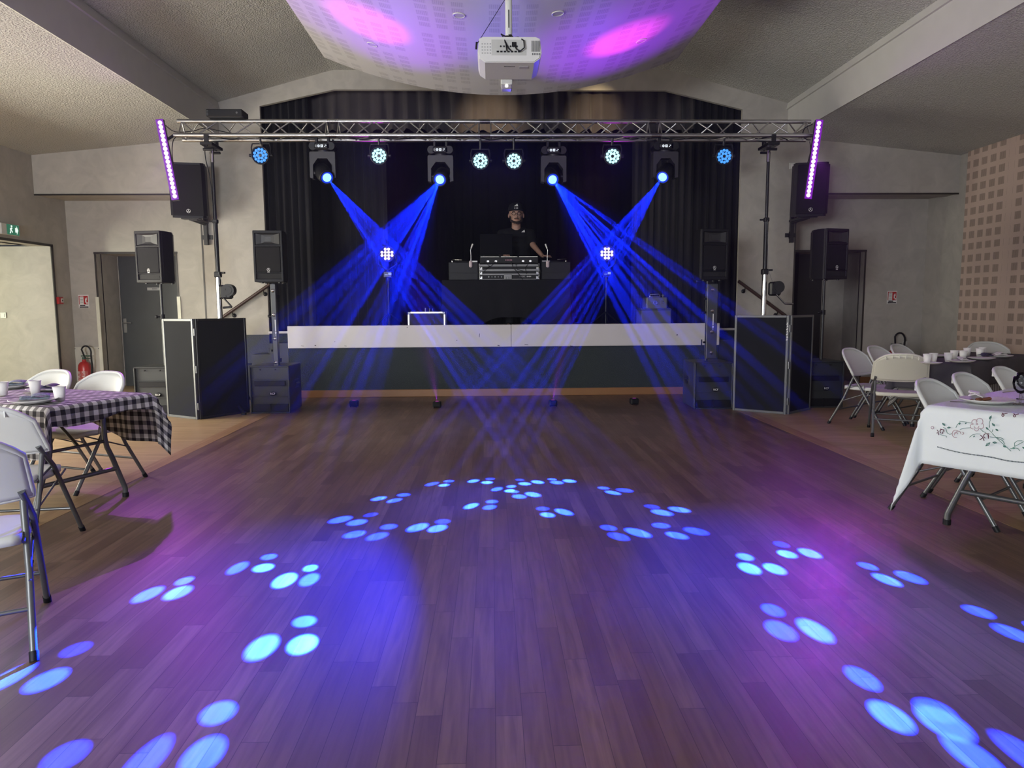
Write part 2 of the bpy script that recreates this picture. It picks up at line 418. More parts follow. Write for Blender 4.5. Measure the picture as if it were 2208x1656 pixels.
# glazed entrance porch behind the opening of the left wall
mb = MB()
mb.box((XL-1.6, YD+0.06, ZD/2), (2.6, 0.12, ZD)); mb.box((XL-1.6, 8.39, ZD/2), (2.6, 0.12, ZD)); mb.box((XL-2.95, 9.3, ZD/2), (0.12, 2.2, ZD)); mb.box((XL-1.6, 9.3, ZD+0.06), (2.8, 2.4, 0.12))
struct(mb.build('wall_outer_left', m_wall), 'bright plaster wall of the entrance porch')
mb = MB(); mb.box((XL+0.006, YD+0.015, ZD/2), (0.014, 0.05, ZD+0.03)); mb.box((XL+0.006, (8.45+YD)/2, ZD+0.012), (0.014, YD-8.45+0.08, 0.035))
struct(mb.build('trim_3', m_trim), 'dark edge trim of the entrance opening')
WN = [0]
def window(c, along, w, h):
    WN[0] += 1; mb = MB(); t = 0.06
    sz = (lambda a, b: (0.08, a, b)) if along == 'y' else (lambda a, b: (a, 0.08, b))
    ax = Vector((0, 1, 0)) if along == 'y' else Vector((1, 0, 0)); c = Vector(c)
    for s in (-1, 1): mb.box(c+ax*s*(w/2-t/2), sz(t, h)); mb.box(c+Vector((0, 0, s*(h/2-t/2))), sz(w, t))
    mb.box(c, sz(t, h)); struct(mb.build('window_%d' % WN[0], m_white), 'white framed window')
window((XL-0.15, 4.0, 1.55), 'y', 2.0, 1.5); window((XL-0.15, 7.175, 1.2), 'y', 1.95, 2.28)

# right wall with the slotted acoustic panelling
def acoustic(name):
    m, nt, b = _nt(name)
    g = N(nt, 'ShaderNodeNewGeometry'); sp = N(nt, 'ShaderNodeSeparateXYZ'); nt.links.new(g.outputs['Position'], sp.inputs[0])
    y, z = sp.outputs[1], sp.outputs[2]
    sq = math_(nt, 'MULTIPLY', cellmask(nt, y, 0.175, 0.16, 0.80), cellmask(nt, z, 0.165, 0.2, 0.8))
    sl = cellmask(nt, y, 0.0187, 0.0, 0.5)
    blk = math_(nt, 'MULTIPLY', cellmask(nt, math_(nt, 'ADD', y, 0.09), 1.05, 0.05, 0.95), cellmask(nt, math_(nt, 'ADD', z, 0.0), 0.66, 0.06, 1.0))
    up = math_(nt, 'GREATER_THAN', z, 0.72)
    k = math_(nt, 'MULTIPLY', math_(nt, 'MULTIPLY', math_(nt, 'MULTIPLY', sq, blk), up), math_(nt, 'ADD', 0.42, math_(nt, 'MULTIPLY', sl, 0.42)))
    n1 = N(nt, 'ShaderNodeTexNoise'); n1.inputs['Scale'].default_value = 2.5; n1.inputs['Detail'].default_value = 5; nt.links.new(g.outputs['Position'], n1.inputs['Vector'])
    c = mixc(nt, n1.outputs[0], (0.52, 0.385, 0.325), (0.60, 0.45, 0.385)); c = mixc(nt, k, c, (0.20, 0.145, 0.12))
    nt.links.new(c, b.inputs['Base Color']); b.inputs['Roughness'].default_value = 0.6
    return m
m_ac = acoustic('slotted_acoustic_board')
YA = PX(2083, 500, XR).y
wall_y('wall_right', XR, 0.3, YB, Y2+0.3, 3.5, [(0.0, 2.0, 0.8, 2.3), (3.2, 5.2, 0.8, 2.3)], m_wall, 'right wall of cream plaster')
o = MB().box((XR-0.02, (6.2+YA)/2, 1.72), (0.04, YA-6.2, 3.44)).build('wall_right_panel', m_ac); window((XR+0.15, 1.0, 1.55), 'y', 2.0, 1.5); window((XR+0.15, 4.2, 1.55), 'y', 2.0, 1.5); struct(o, 'tan acoustic wall panelling with grids of slotted squares')
wall_x('wall_rear', YB, -0.3, XL-0.3, XR+0.3, 4.9, [(-4.8, -2.4, 0.9, 2.5), (-1.0, 1.4, 0.9, 2.5), (2.8, 5.2, 0.9, 2.5)], m_wall, 'rear wall with three windows')
for x in (-3.6, 0.2, 4.0): window((x, YB-0.15, 1.7), 'x', 2.4, 1.6)

# end wall with the stage opening
XPL, XPR, XOL, XOR = -4.135, 4.455, -3.24, 3.63
mb = MB()
mb.box(((XL+XPL)/2-0.1, Y1+0.15, (2.869+4.9)/2), (XPL-XL+0.2, 0.3, 4.9-2.869))
mb.box(((XR+XPR)/2+0.1, Y1+0.15, (2.86+4.9)/2), (XR-XPR+0.2, 0.3, 4.9-2.86))
mb.box(((XPL+XOL)/2, Y1+0.03, 2.45), (XOL-XPL, 0.06, 4.9)); mb.box(((XPR+XOR)/2, Y1+0.03, 2.45), (XPR-XOR, 0.06, 4.9))
mb.box((XPL+0.15, (Y1+Y2+0.4)/2+0.03, 2.45), (0.3, Y2+0.34-Y1, 4.9)); mb.box((XPR-0.15, (Y1+Y2+0.4)/2+0.03, 2.45), (0.3, Y2+0.34-Y1, 4.9))
mb.prism([(XOL, 4.085), (-2.19, 4.31), (2.51, 4.308), (XOR, 4.048), (XOR, 4.9), (XOL, 4.9)], Y1, Y1+0.06)
struct(mb.build('wall_back', m_wall), 'cream plaster end wall around the stage opening')
mb = MB()
mb.box(((XPL+XOL)/2, Y1-0.004, 0.435), (XOL-XPL, 0.01, 0.87)); mb.box(((XPR+XOR)/2, Y1-0.004, 0.435), (XPR-XOR, 0.01, 0.87))
struct(mb.build('trim_4', M('slate_dado_paint', (0.035, 0.042, 0.047), 0.7, coord='World', bump=0.4, bscale=90)), 'dark grey painted dado of the piers')
mb = MB()
mb.box(((XL+XPL)/2, Y1-0.004, 2.869), (XPL-XL, 0.012, 0.022)); mb.box(((XR+XPR)/2, Y1-0.004, 2.86), (XR-XPR, 0.012, 0.022))
mb.box((XPL-0.003, Y1+0.006, 1.43), (0.02, 0.022, 2.86)); mb.box((XPR+0.003, Y1+0.006, 1.43), (0.02, 0.022, 2.86))
struct(mb.build('trim_5', m_trim), 'dark corner beads of the piers and lintels')

# recesses with doors, left and right of the stage
XDL0, XDL1, ZDL = -6.045, P(384, 640, Y2).x, 2.10
wall_x('wall_back_left', Y2, 0.16, XL, XPL, 2.95, [(XDL0, XDL1, 0, ZDL)], m_wall, 'left recess wall around the grey door')
XDR0, XDR1, ZDR = XPR+0.03, 5.89, 2.085
wall_x('wall_back_right', Y2, 0.16, XPR, XR, 2.95, [(XDR0, XDR1, 0, ZDR)], m_wall, 'right recess wall around the dark opening')
mb = MB()
for (a, b, z) in ((XDL0, XDL1, ZDL), (XDR0, XDR1, ZDR)):
    mb.box((a-0.06, (Y2+12.0)/2+0.1, z/2), (0.12, 0.75, z)); mb.box((b+0.06, (Y2+12.0)/2+0.1, z/2), (0.12, 0.75, z)); mb.box(((a+b)/2, (Y2+12.0)/2+0.1, z+0.06), (b-a+0.24, 0.75, 0.12))
mb.box(((5.5+XDR1)/2, 11.86, 1.05), (XDR1-5.5, 0.1, 2.1)); mb.box((XDL0-0.02, 11.86, 1.05), (0.06, 0.1, 2.1))
mb.box(((XL+XPL)/2, (Y1+Y2)/2+0.2, 2.96), (XPL-XL, Y2-Y1+0.3, 0.14)); mb.box(((XR+XPR)/2, (Y1+Y2)/2+0.2, 2.96), (XR-XPR, Y2-Y1+0.3, 0.14))
struct(mb.build('wall_reveal', m_wall), 'plaster reveals and soffits of the recesses')
mb = MB()
for (a, b, z) in ((XDL0, XDL1, ZDL), (XDR0, XDR1, ZDR)):
    mb.box(((a+b)/2, Y2-0.004, z+0.008), (b-a+0.05, 0.012, 0.03)); mb.box((a-0.008, Y2-0.004, z/2), (0.022, 0.012, z)); mb.box((b+0.008, Y2-0.004, z/2), (0.022, 0.012, z))
struct(mb.build('trim_6', m_trim), 'dark edge trim of the two recess openings')
mb = MB(); mb.box((XDL0-0.012, Y2-0.012, 0.72), (0.05, 0.012, 1.44)); mb.box((XDL1+0.012, Y2-0.012, 0.72), (0.05, 0.012, 1.44))
struct(mb.build('trim_7', M('pale_corner_guard', (0.75, 0.73, 0.62), 0.5)), 'pale corner guards of the left door opening')

d1 = struct(MB().box(((XDL0+XDL1)/2+0.02, 11.80, 1.05), (XDL1-XDL0-0.03, 0.05, 2.1)).build('door_1', m_dark), 'dark grey door in the left recess')
mb = MB(); q = P(270, 702, 11.77); mb.box((q.x, 11.768, q.z), (0.05, 0.014, 0.235), 0.005); mb.cyl((q.x, 11.76, q.z+0.045), (q.x, 11.71, q.z+0.045), 0.012); mb.cyl((q.x-0.005, 11.71, q.z+0.045), (q.x+0.125, 11.715, q.z+0.043), 0.011)
mb.build('door_handle', M('brushed_steel', (0.5, 0.5, 0.5), 0.3, metal=1), d1)
q = P(331, 623, 11.77); mb = MB(); mb.box((q.x, 11.772, q.z), (0.20, 0.008, 0.045)); mb.build('name_plate', M('grey_plate', (0.42, 0.42, 0.42), 0.4), d1)
mb = MB(); [mb.box((q.x+0.02+0.012*(k-3), 11.767, q.z), (0.007, 0.003, 0.014)) for k in range(7)]; mb.build('plate_lettering', m_black, d1)
d2 = struct(MB().box(((XDR0+5.5)/2, 11.80, 1.05), (5.5-XDR0, 0.05, 2.1)).build('door_2', M('black_door', (0.012, 0.012, 0.014), 0.5)), 'black door in the right recess')

# stage
mb = MB(); mb.box(((-2.83+3.2)/2, (YF+Y1)/2, (ZS-0.03)/2), (6.03, Y1-YF, ZS-0.03)); mb.box(((XOL+XOR)/2, Y1+0.06, (ZS-0.03)/2), (XOR-XOL, 0.1, ZS-0.03))
struct(mb.build('stage_front_wall', stipple('slate_roughcast', (0.040, 0.050, 0.055), (0.030, 0.039, 0.044), 95, 0.6, 0.012, 0.7)), 'dark slate rough-cast front of the stage')
mb = MB(); mb.box(((XOL+XOR)/2, (Y1+15.0)/2, ZS-0.015), (XOR-XOL, 15.0-Y1, 0.03)); mb.box(((-2.83+3.2)/2, (YF+Y1)/2, ZS-0.015), (6.03, Y1-YF, 0.03))
struct(mb.build('floor_upper', M('stage_boards', (0.13, 0.05, 0.045), 0.5, coord='World', scale=3)), 'dark red-brown stage boards')
mb = MB(); mb.box(((XOL-2.84)/2, Y1-0.02, ZS-0.012), (-2.84-XOL, 0.04, 0.03)); mb.box(((XOR+3.21)/2, Y1-0.02, ZS-0.012), (XOR-3.21, 0.04, 0.03))
struct(mb.build('trim_8', m_smooth), 'white nosing of the stage edge beside the fascia')
# white fascia board, in two lengths
mb = MB()
for (a, b) in ((-2.828, 0.268), (0.272, 3.205)): mb.box(((a+b)/2, YF-0.022, 0.851), (b-a, 0.035, 0.308), 0.004)
fas = tag(mb.build('fascia_board', M('scuffed_white_board', (0.62, 0.585, 0.60), 0.5, var=0.07, scale=1.6)), 'long white scuffed board along the stage edge', 'board')
mb = MB()
for (px, py, w, h, a) in ((1034, 723, .006, .05, .1), (1075, 745, .03, .012, .3), (1135, 743, .05, .006, .05), (1131, 748, .02, .008, 0), (1232, 746, .045, .006, .1), (1460, 722, .012, .02, .2), (878, 706, .008, .012, 0), (985, 734, .012, .008, 0), (680, 745, .02, .012, .2), (652, 746, .04, .004, .1), (1380, 735, .01, .006, 0), (722, 737, .008, .01, 0), (745, 746, .03, .005, .1)):
    q = P(px, py, YF-0.04); mb.box((0, 0, 0), (w, 0.002, h), 0, TR((q.x, YF-0.0405, q.z), ry=a))
build_split(mb, 'scuff_mark', M('dark_scuffs', (0.03, 0.025, 0.025), 0.8), fas)
mb = MB(); mb.box(((-2.8+2.9)/2, YF-0.012, 0.052), (5.9, 0.024, 0.105), 0.006); struct(mb.build('baseboard_front', m_woodtrim), 'varnished wood skirting at the foot of the stage')
mb = MB(); mb.box(((XL+XDL0)/2, Y2-0.01, 0.05), (XDL0-XL, 0.02, 0.1)); mb.box(((XDR1+XR)/2, Y2-0.01, 0.05), (XR-XDR1, 0.02, 0.1)); mb.box(((XDL1+XPL)/2, Y2-0.01, 0.05), (XPL-XDL1, 0.02, 0.1))
struct(mb.build('baseboard_back', m_woodtrim), 'wood skirting of the recess walls')
# paint chips low on the stage front
# steps up to the stage at either side
for nm, x0, x1, s in (('stage_steps', XPL, -2.85, 1), ('stage_steps', 3.22, XPR, -1)):
    mb = MB(); n = 5; w = (x1-x0)/n
    for k in range(n):
        xa = x0+k*w if s > 0 else x1-(k+1)*w; h = ZS*(k+1)/(n+1)
        mb.box((xa+w/2, (YF+0.04+Y1)/2, h/2), (w, Y1-YF-0.06, h))
    tag(mb.build(nm, m_dark), 'dark steps up to the stage behind the %s folding screen' % ('left' if s > 0 else 'right'), 'steps')
# stage house: black side, rear walls and roof
mb = MB(); mb.box((0.2, 15.0, 2.8), (9.6, 0.1, 4.4)); mb.box((-4.6, 13.3, 2.5), (0.1, 3.5, 5.0)); mb.box((4.95, 13.3, 2.5), (0.1, 3.5, 5.0)); mb.box((0.2, 12.9, 5.0), (9.6, 4.4, 0.1)); mb.box((0.2, 12.5, -0.0), (9.6, 1.9, 0.02))
struct(mb.build('wall_inner_rear', M('black_paint', (0.010, 0.010, 0.012), 0.9, coord='World')), 'black walls of the stage house')

# ceiling
def slab(x0, z0, x1, z1, t=0.1): return [(x0, z0), (x1, z1), (x1, z1+t), (x0, z0+t)]
YC0, YC1 = YB-0.3, Y1+0.02
mb = MB()
mb.prism(slab(XL-0.3, 3.385, -3.84, 3.665), YC0, YC1); mb.prism(slab(4.305, 3.665, XR+0.3, 3.375), YC0, YC1)
mb.prism(slab(-3.87, 4.123, -2.21, 4.574), YC0, YC1); mb.prism(slab(-2.21, 4.574, 2.54, 4.588), YC0, YC1); mb.prism(slab(2.54, 4.588, 4.31, 4.13), YC0, YC1)
struct(mb.build('ceiling', m_ceilL), 'sloping ceiling with a rough sprayed coating')
mb = MB()
mb.prism([(-3.825, 3.655), (-3.825, 4.035), (-3.95, 4.035), (-3.95, 3.70)], YC0, YC1); mb.prism([(4.29, 3.655), (4.29, 4.045), (4.42, 4.045), (4.42, 3.70)], YC0, YC1)
mb.prism([(-3.795, 4.035), (-3.82, 4.135), (-3.95, 4.2), (-3.95, 4.035)], YC0, YC1); mb.prism([(4.26, 4.045), (4.285, 4.14), (4.42, 4.2), (4.42, 4.045)], YC0, YC1)
struct(mb.build('ceiling_beams', m_smooth), 'smooth painted sides of the ceiling steps with a small moulding')

# suspended curved acoustic ceiling panel
CX, CHW, CZ0, CZ1, CY0, CY1 = 0.138, 1.905, 3.536, 3.922, -1.5, 8.0
def cz(x): return CZ0+(CZ1-CZ0)*((x-CX)/CHW)**2
def perforated(name):
    m, nt, b = _nt(name)
    g = N(nt, 'ShaderNodeNewGeometry'); sp = N(nt, 'ShaderNodeSeparateXYZ'); nt.links.new(g.outputs['Position'], sp.inputs[0])
    x, y = sp.outputs[0], sp.outputs[1]
    sq = math_(nt, 'MULTIPLY', cellmask(nt, math_(nt, 'ADD', x, 0.02), 0.145, 0.12, 0.78), cellmask(nt, y, 0.118, 0.14, 0.84))
    blk = math_(nt, 'MULTIPLY', cellmask(nt, math_(nt, 'ADD', x, 0.02), 0.58, 0.0, 0.77), cellmask(nt, y, 0.708, 0.0, 0.84))
    hol = math_(nt, 'MULTIPLY', cellmask(nt, x, 0.0145, 0.25, 0.75), cellmask(nt, y, 0.0145, 0.25, 0.75))
    k = math_(nt, 'MULTIPLY', math_(nt, 'MULTIPLY', sq, blk), math_(nt, 'ADD', 0.10, math_(nt, 'MULTIPLY', hol, 0.5)))
    n1 = N(nt, 'ShaderNodeTexNoise'); n1.inputs['Scale'].default_value = 1.5; nt.links.new(g.outputs['Position'], n1.inputs['Vector'])
    c = mixc(nt, n1.outputs[0], (0.58, 0.56, 0.57), (0.54, 0.52, 0.53)); c = mixc(nt, k, c, (0.18, 0.17, 0.18))
    nt.links.new(c, b.inputs['Base Color']); b.inputs['Roughness'].default_value = 0.55
    return m
cl = thing('acoustic_canopy', 'white perforated acoustic panel curving down below the ceiling', 'ceiling panel', (CX, 3.25, CZ0))
mb = MB(); nx = 40
prof = [(CX+CHW*(2*i/nx-1)) for i in range(nx+1)]
poly = [(x-CX, cz(x)-CZ0) for x in prof]+[(x-CX, cz(x)-CZ0+0.05) for x in reversed(prof)]
n = len(poly); a, b = CY0-3.25, CY1-3.25
vs_ = [(p[0], a, p[1]) for p in poly]+[(p[0], b, p[1]) for p in poly]
mb.add(vs_, [(i, (i+1) % n, n+(i+1) % n, n+i) for i in range(n)], sm=False)
for yv in (0, n):
    mb.add(vs_, [(yv+i, yv+i+1, yv+n-2-i, yv+n-1-i) for i in range(nx)])
mb.build('perforated_board', perforated('perforated_plasterboard'), cl)
mb = MB()
for xx in (-1.2, 1.2):
    for yy in (0.5, 3.5, 6.5):
        mb.cyl((xx, yy-3.25, cz(CX+xx)-CZ0+0.05), (xx, yy-3.25, 4.575-CZ0), 0.006, n=6)
build_split(mb, 'suspension_rod', m_steel, cl)
# ================================================================== STAGE CURTAINS
def curtain(name, label, x0, x1, Y, z0, z1, pitch, amp, mat=None, seed=0, gather=0.0):
    rnd = random.Random(seed); ph = [rnd.uniform(0, 6.28) for _ in range(6)]
    w = x1-x0; nu = max(24, int(w/pitch*7))
    root = thing(name, label, 'curtain', ((x0+x1)/2, Y, z0))
    def fn(u, v):
        x = (u-0.5)*w; s = x*2*PI/pitch
        a = amp*(0.75+0.45*math.sin(x*3.1+ph[0])); k = 1.0-gather*v
        y = a*k*(math.sin(s+0.8*math.sin(x*2.3+ph[1])+0.25*v*math.sin(x*5+ph[4]))+0.35*math.sin(2.3*s+ph[2]))
        return Vector((x+0.012*math.sin(s*0.5+ph[3])*(1-v), y, v*(z1-z0)+(0.02*math.sin(s+ph[5]) if v == 0 and gather else 0)))
    MB().grid(fn, nu, 10).build('drape', mat or m_curtain, root)
    mb = MB(); mb.box((0, 0, z1-z0+0.03), (w, 0.03, 0.05)); mb.build('heading_tape', m_blackm, root)
    return root
m_grey_vel = M('charcoal_velour', (0.034, 0.030, 0.037), 0.9, var=0.15, scale=3, bump=0.2, bscale=200, spec=0.15, sheen=0.2, coord='World')
curtain('stage_curtain', 'black pleated curtain hanging at the left edge of the stage opening', -3.52, -2.62, 10.64, ZS, 4.40, 0.11, 0.03, m_curtain, 1)
curtain('stage_curtain', 'dark pleated curtain behind the second moving light from the left', -3.2, -1.72, 12.1, ZS, 4.7, 0.15, 0.035, m_grey_vel, 2)
curtain('stage_curtain', 'black pleated curtain hanging at the right edge of the stage opening', 2.98, 3.90, 10.64, ZS, 4.40, 0.11, 0.03, m_curtain, 3)
curtain('stage_curtain', 'dark pleated curtain behind the rightmost moving light', 2.36, 3.4, 12.1, ZS, 4.7, 0.13, 0.035, m_grey_vel, 4)
curtain('backdrop_curtain', 'wide black backdrop curtain across the rear of the stage', -4.4, 4.7, 14.3, ZS, 4.85, 0.24, 0.04, M('backdrop_velour', (0.005, 0.0045, 0.0065), 0.95, var=0.2, spec=0.05, coord='World'), 5)
curtain('valance_curtain', 'gathered dark valance across the top of the stage opening', XOL-0.25, XOR+0.25, 10.82, 3.83, 4.46, 0.22, 0.075, M('valance_velour', (0.055, 0.047, 0.05), 0.85, var=0.2, scale=3, sheen=0.3, spec=0.2, coord='World'), 6, 0.6)

# ================================================================== TRUSS AND LIFT STANDS
TX0, TX1, TYF, TYR, TZB, TYA, TZA = -3.68, 3.87, 8.64, 8.88, 3.262, 8.76, 3.45
tr = thing('lighting_truss', 'long silver triangular aluminium truss carrying the stage lights', 'truss', (0.1, TYA, TZB))
def TL(x, y, z): return Vector((x-0.1, y-TYA, z-TZB))
for (y, z) in ((TYF, TZB), (TYR, TZB), (TYA, TZA)):
    mb = MB(); mb.cyl(TL(TX0, y, z), TL(TX1, y, z), 0.0245, n=14); mb.build('chord', m_alu, tr)
for nm, (ya, za), (yb, zb), ph in (('front', (TYA, TZA), (TYF, TZB), 0), ('rear', (TYA, TZA), (TYR, TZB), 1), ('bottom', (TYF, TZB), (TYR, TZB), 0)):
    for (s0, s1) in ((TX0+0.05, -1.93), (-1.79, -0.13), (0.01, 1.90), (2.04, TX1-0.05)):
        mb = MB(); nseg = max(1, round((s1-s0)/0.215)); st = (s1-s0)/nseg
        for i in range(nseg):
            a, b = ((ya, za), (yb, zb)) if (i+ph) % 2 == 0 else ((yb, zb), (ya, za))
            mb.cyl(TL(s0+i*st, *a), TL(s0+(i+1)*st, *b), 0.0085, n=8)
        for e in (s0, s1): mb.cyl(TL(e, ya, za), TL(e, yb, zb), 0.0085, n=8)
        mb.build('lattice_bracing', m_alu, tr)
for xx in (-1.86, -0.06, 1.97):
    mb = MB()
    for (y, z) in ((TYF, TZB), (TYR, TZB), (TYA, TZA)):
        mb.cyl(TL(xx-0.06, y, z), TL(xx+0.06, y, z), 0.028, n=14)
        for s in (-0.035, 0.035): mb.cyl(TL(xx+s, y-0.035, z), TL(xx+s, y+0.035, z), 0.005, n=6)
    build_split(mb, 'coupler', m_chrome, tr)
# lift stands
def lift_stand(x, ztop, label, sgn):
    st = thing('lift_stand', label, 'stand', (x, TYA, 0))
    mb = MB(); mb.cyl((0, 0, 0.25), (0, 0, 1.66), 0.031, n=14); mb.build('lower_mast', m_chrome, st)
    mb = MB(); mb.cyl((0, 0, 1.62), (0, 0, 2.3), 0.026, n=12); mb.build('middle_mast', m_blackm, st)
    mb = MB(); mb.cyl((0, 0, 2.28), (0, 0, ztop-0.22), 0.019, n=12); mb.build('upper_mast', m_blackm, st)
    mb = MB(); mb.cyl((0, 0, ztop-0.26), (0, 0, ztop-0.1), 0.022, n=12); mb.build('mast_tip', m_chrome, st)
    mb = MB(); mb.box((0, 0, 1.66), (0.075, 0.075, 0.07), 0.01); mb.box((0, 0, 2.29), (0.06, 0.06, 0.05), 0.008); mb.cyl((0.03, 0, 1.68), (0.09, -0.02, 1.68), 0.012); mb.cyl((-0.03, 0, 2.29), (-0.08, 0, 2.29), 0.010); build_split(mb, 'collar', m_blackm, st)
    # winch
    mb = MB(); mb.box((0.11, -0.05, 1.45), (0.14, 0.09, 0.17), 0.02); mb.cyl((0.14, -0.10, 1.47), (0.14, 0.0, 1.47), 0.075, n=18); w = mb.build('winch', m_blackm, st)
    mb = MB(); mb.cyl((0.14, -0.105, 1.47), (0.14, -0.10, 1.47), 0.05, n=18); [mb.cyl((0.11+0.0*k, -0.108, 1.40+0.08*k), (0.11, -0.098, 1.40+0.08*k), 0.012, n=8) for k in range(2)]; mb.build('winch_bolts', m_blackm, w)
    mb = MB(); mb.cyl((0.10, -0.13, 1.38), (0.20, -0.15, 1.27), 0.010); mb.cyl((0.20, -0.15, 1.27), (0.20+sgn*0.10, -0.16, 1.262), 0.013); mb.build('crank', m_blackm if sgn < 0 else m_chrome, w)
    mb = MB(); mb.tube([(0.0, -0.04, 2.28), (0.02, -0.05, 1.7), (0.08, -0.06, 1.52)], 0.002, 5); mb.build('winch_cable', m_steel, st)
    # truss fork
    mb = MB(); mb.box((0, 0, ztop-0.075), (0.14, 0.34, 0.035), 0.005)
    for s in (-1, 1): mb.cyl((0.0, s*0.14, ztop-0.1), (0, s*0.14, ztop-0.0), 0.012); mb.box((0, s*0.15, ztop-0.02), (0.05, 0.02, 0.1)); mb.cyl((-0.06, s*0.1, ztop-0.13), (0.06, s*0.1, ztop-0.13), 0.016)
    mb.build('truss_fork', m_blackm, st)
    mb = MB()
    for k in range(4):
        t = PI/4+k*PI/2; mb.box((0.26*math.cos(t), 0.26*math.sin(t), 0.27), (0.54, 0.04, 0.04), 0, TR((0, 0, 0))@TR() if False else Matrix.Translation((0, 0, 0)) ) if False else mb.cyl((0.04*math.cos(t), 0.04*math.sin(t), 0.30), (0.5*math.cos(t), 0.5*math.sin(t), 0.02), 0.018)
        mb.cyl((0.5*math.cos(t), 0.5*math.sin(t), 0.0), (0.5*math.cos(t), 0.5*math.sin(t), 0.03), 0.03)
    mb.cyl((0, 0, 0.22), (0, 0, 0.38), 0.05); mb.build('stand_legs', m_blackm, st)
    return st
lift_stand(P(473, 650, TYA).x, TZB-0.025, 'black and chrome winch stand rising behind the left folding screen', -1)
lift_stand(P(1647, 650, TYA).x, TZB-0.025, 'black and chrome winch stand rising behind the right folding screen', 1)
# flat black unit lying on the truss
q = P(490, 243, TYA)
bx = thing('control_box', 'flat black box lying on top of the truss at left', 'box', (q.x, TYA, TZA+0.024))
MB().box((0, 0, 0.045), (0.42, 0.22, 0.085), 0.008).build('housing', m_blackm, bx)
mb = MB(); [mb.box((-0.19, -0.113, 0.02+0.016*k), (0.02, 0.01, 0.006)) for k in range(4)]; mb.cyl((0.15, -0.112, 0.045), (0.15, -0.118, 0.045), 0.012); mb.build('fittings', m_steel, bx)

# ================================================================== STAGE LAMPS
m_ledw = EM('led_blue_white', (0.50, 0.93, 1.0), 1.5); m_ledb = EM('led_deep_blue', (0.06, 0.33, 1.0), 1.2)
m_ledp = EM('led_pink_white', (1.0, 0.70, 1.0), 1.6); m_frontglow = EM('purple_front_glow', (0.22, 0.0, 0.5), 0.9)
m_disp = EM('lit_display', (0.85, 0.93, 1.0), 0.95); m_ledpk = EM('led_hot_pink', (1.0, 0.82, 0.88), 1.4)
m_glowblue = EM('blue_lens_ring_glow', (0.0, 0.035, 0.75), 1.0); m_lens = EM('beam_lens', (0.45, 0.92, 1.0), 1.15)
m_lensb = EM('beam_lens_edge', (0.05, 0.65, 1.0), 1.0)
def par_can(loc, label, led, d=(0, -1, -0.22), spotlight=None, ring=m_blackm):
    root = thing('par_light', label, 'stage light', loc, 0, 'round led lights hanging from the truss')
    T = frame((0, 0, 0), d); Z = T.to_3x3() @ Vector((0, 0, 1))
    MB().lathe([(0.055, -0.09), (0.085, -0.06), (0.098, 0.0), (0.104, 0.03), (0.104, 0.045), (0.094, 0.045), (0.092, 0.03), (0.0, 0.03)], 24, T).build('housing', m_blackm, root)
    for k in range(18):
        r, t = (0.068, k*PI/6+0.13) if k < 12 else (0.034, k*PI/3)
        mb = MB(); mb.lathe([(0.0175, 0.028), (0.0165, 0.036), (0.010, 0.041), (0.0, 0.042)], 10, T @ TR((r*math.cos(t), r*math.sin(t), 0))); mb.build('led_lens', led, root)
    mb = MB()
    for s in (-1, 1):
        mb.tube([(s*0.108, 0, 0), (s*0.112, 0.005, 0.09), (s*0.10, 0.01, 0.135)], 0.008, 6); mb.cyl((s*0.10, 0, 0), (s*0.135, 0, 0), 0.018)
    mb.tube([(-0.1, 0.01, 0.135), (0.1, 0.01, 0.135)], 0.008, 6); mb.build('yoke', m_blackm, root)
    dz = TZB-loc[2]; dy = TYF-loc[1]
    mb = MB(); mb.cyl((0, 0.01, 0.13), (0, dy, dz-0.03), 0.013); mb.lathe([(0.031, -0.02), (0.04, -0.02), (0.04, 0.02), (0.031, 0.02), (0.031, -0.02)], 14, frame((0, dy, dz), (1, 0, 0))); mb.build('clamp', m_blackm, root)
    if spotlight:
        l = bpy.data.lights.new('par_light_lamp', 'SPOT'); l.energy = spotlight[0]; l.color = spotlight[1]; l.spot_size = spotlight[2]; l.spot_blend = 1.0; l.shadow_soft_size = 0.04
        lo = bpy.data.objects.new('par_light_lamp', l); COL.objects.link(lo); lo.parent = root; lo.location = Z*0.07; aim(lo, d)
    return root
pars = [(563, 335, m_ledb, 'leftmost round blue led light under the truss, lit dimly'), (818, 336, m_ledw, 'bright round blue-white led light between the two left moving lights'),
        (1036, 347, m_ledw, 'left one of the pair of round led lights at the middle of the truss'), (1108, 347, m_ledw, 'right one of the pair of round led lights at the middle of the truss'),
        (1320, 337, m_ledw, 'bright round blue-white led light between the two right moving lights'), (1560, 337, m_ledb, 'rightmost round blue led light under the truss, lit dimly')]
tg = [(-1.6, 4.5, 0), (-0.9, 3.4, 0), (-0.2, 3.0, 0), (0.6, 3.0, 0), (1.3, 3.4, 0), (2.0, 4.5, 0)]
for (x, y, led, lab), t in zip(pars, tg):
    p = P(x, y, 8.66); d = Vector(t)-p
    par_can(p, lab, led, (0.0, -1, -0.2), (85 if led is m_ledw else 30, (0.10, 0.06, 1.0), math.radians(75)))

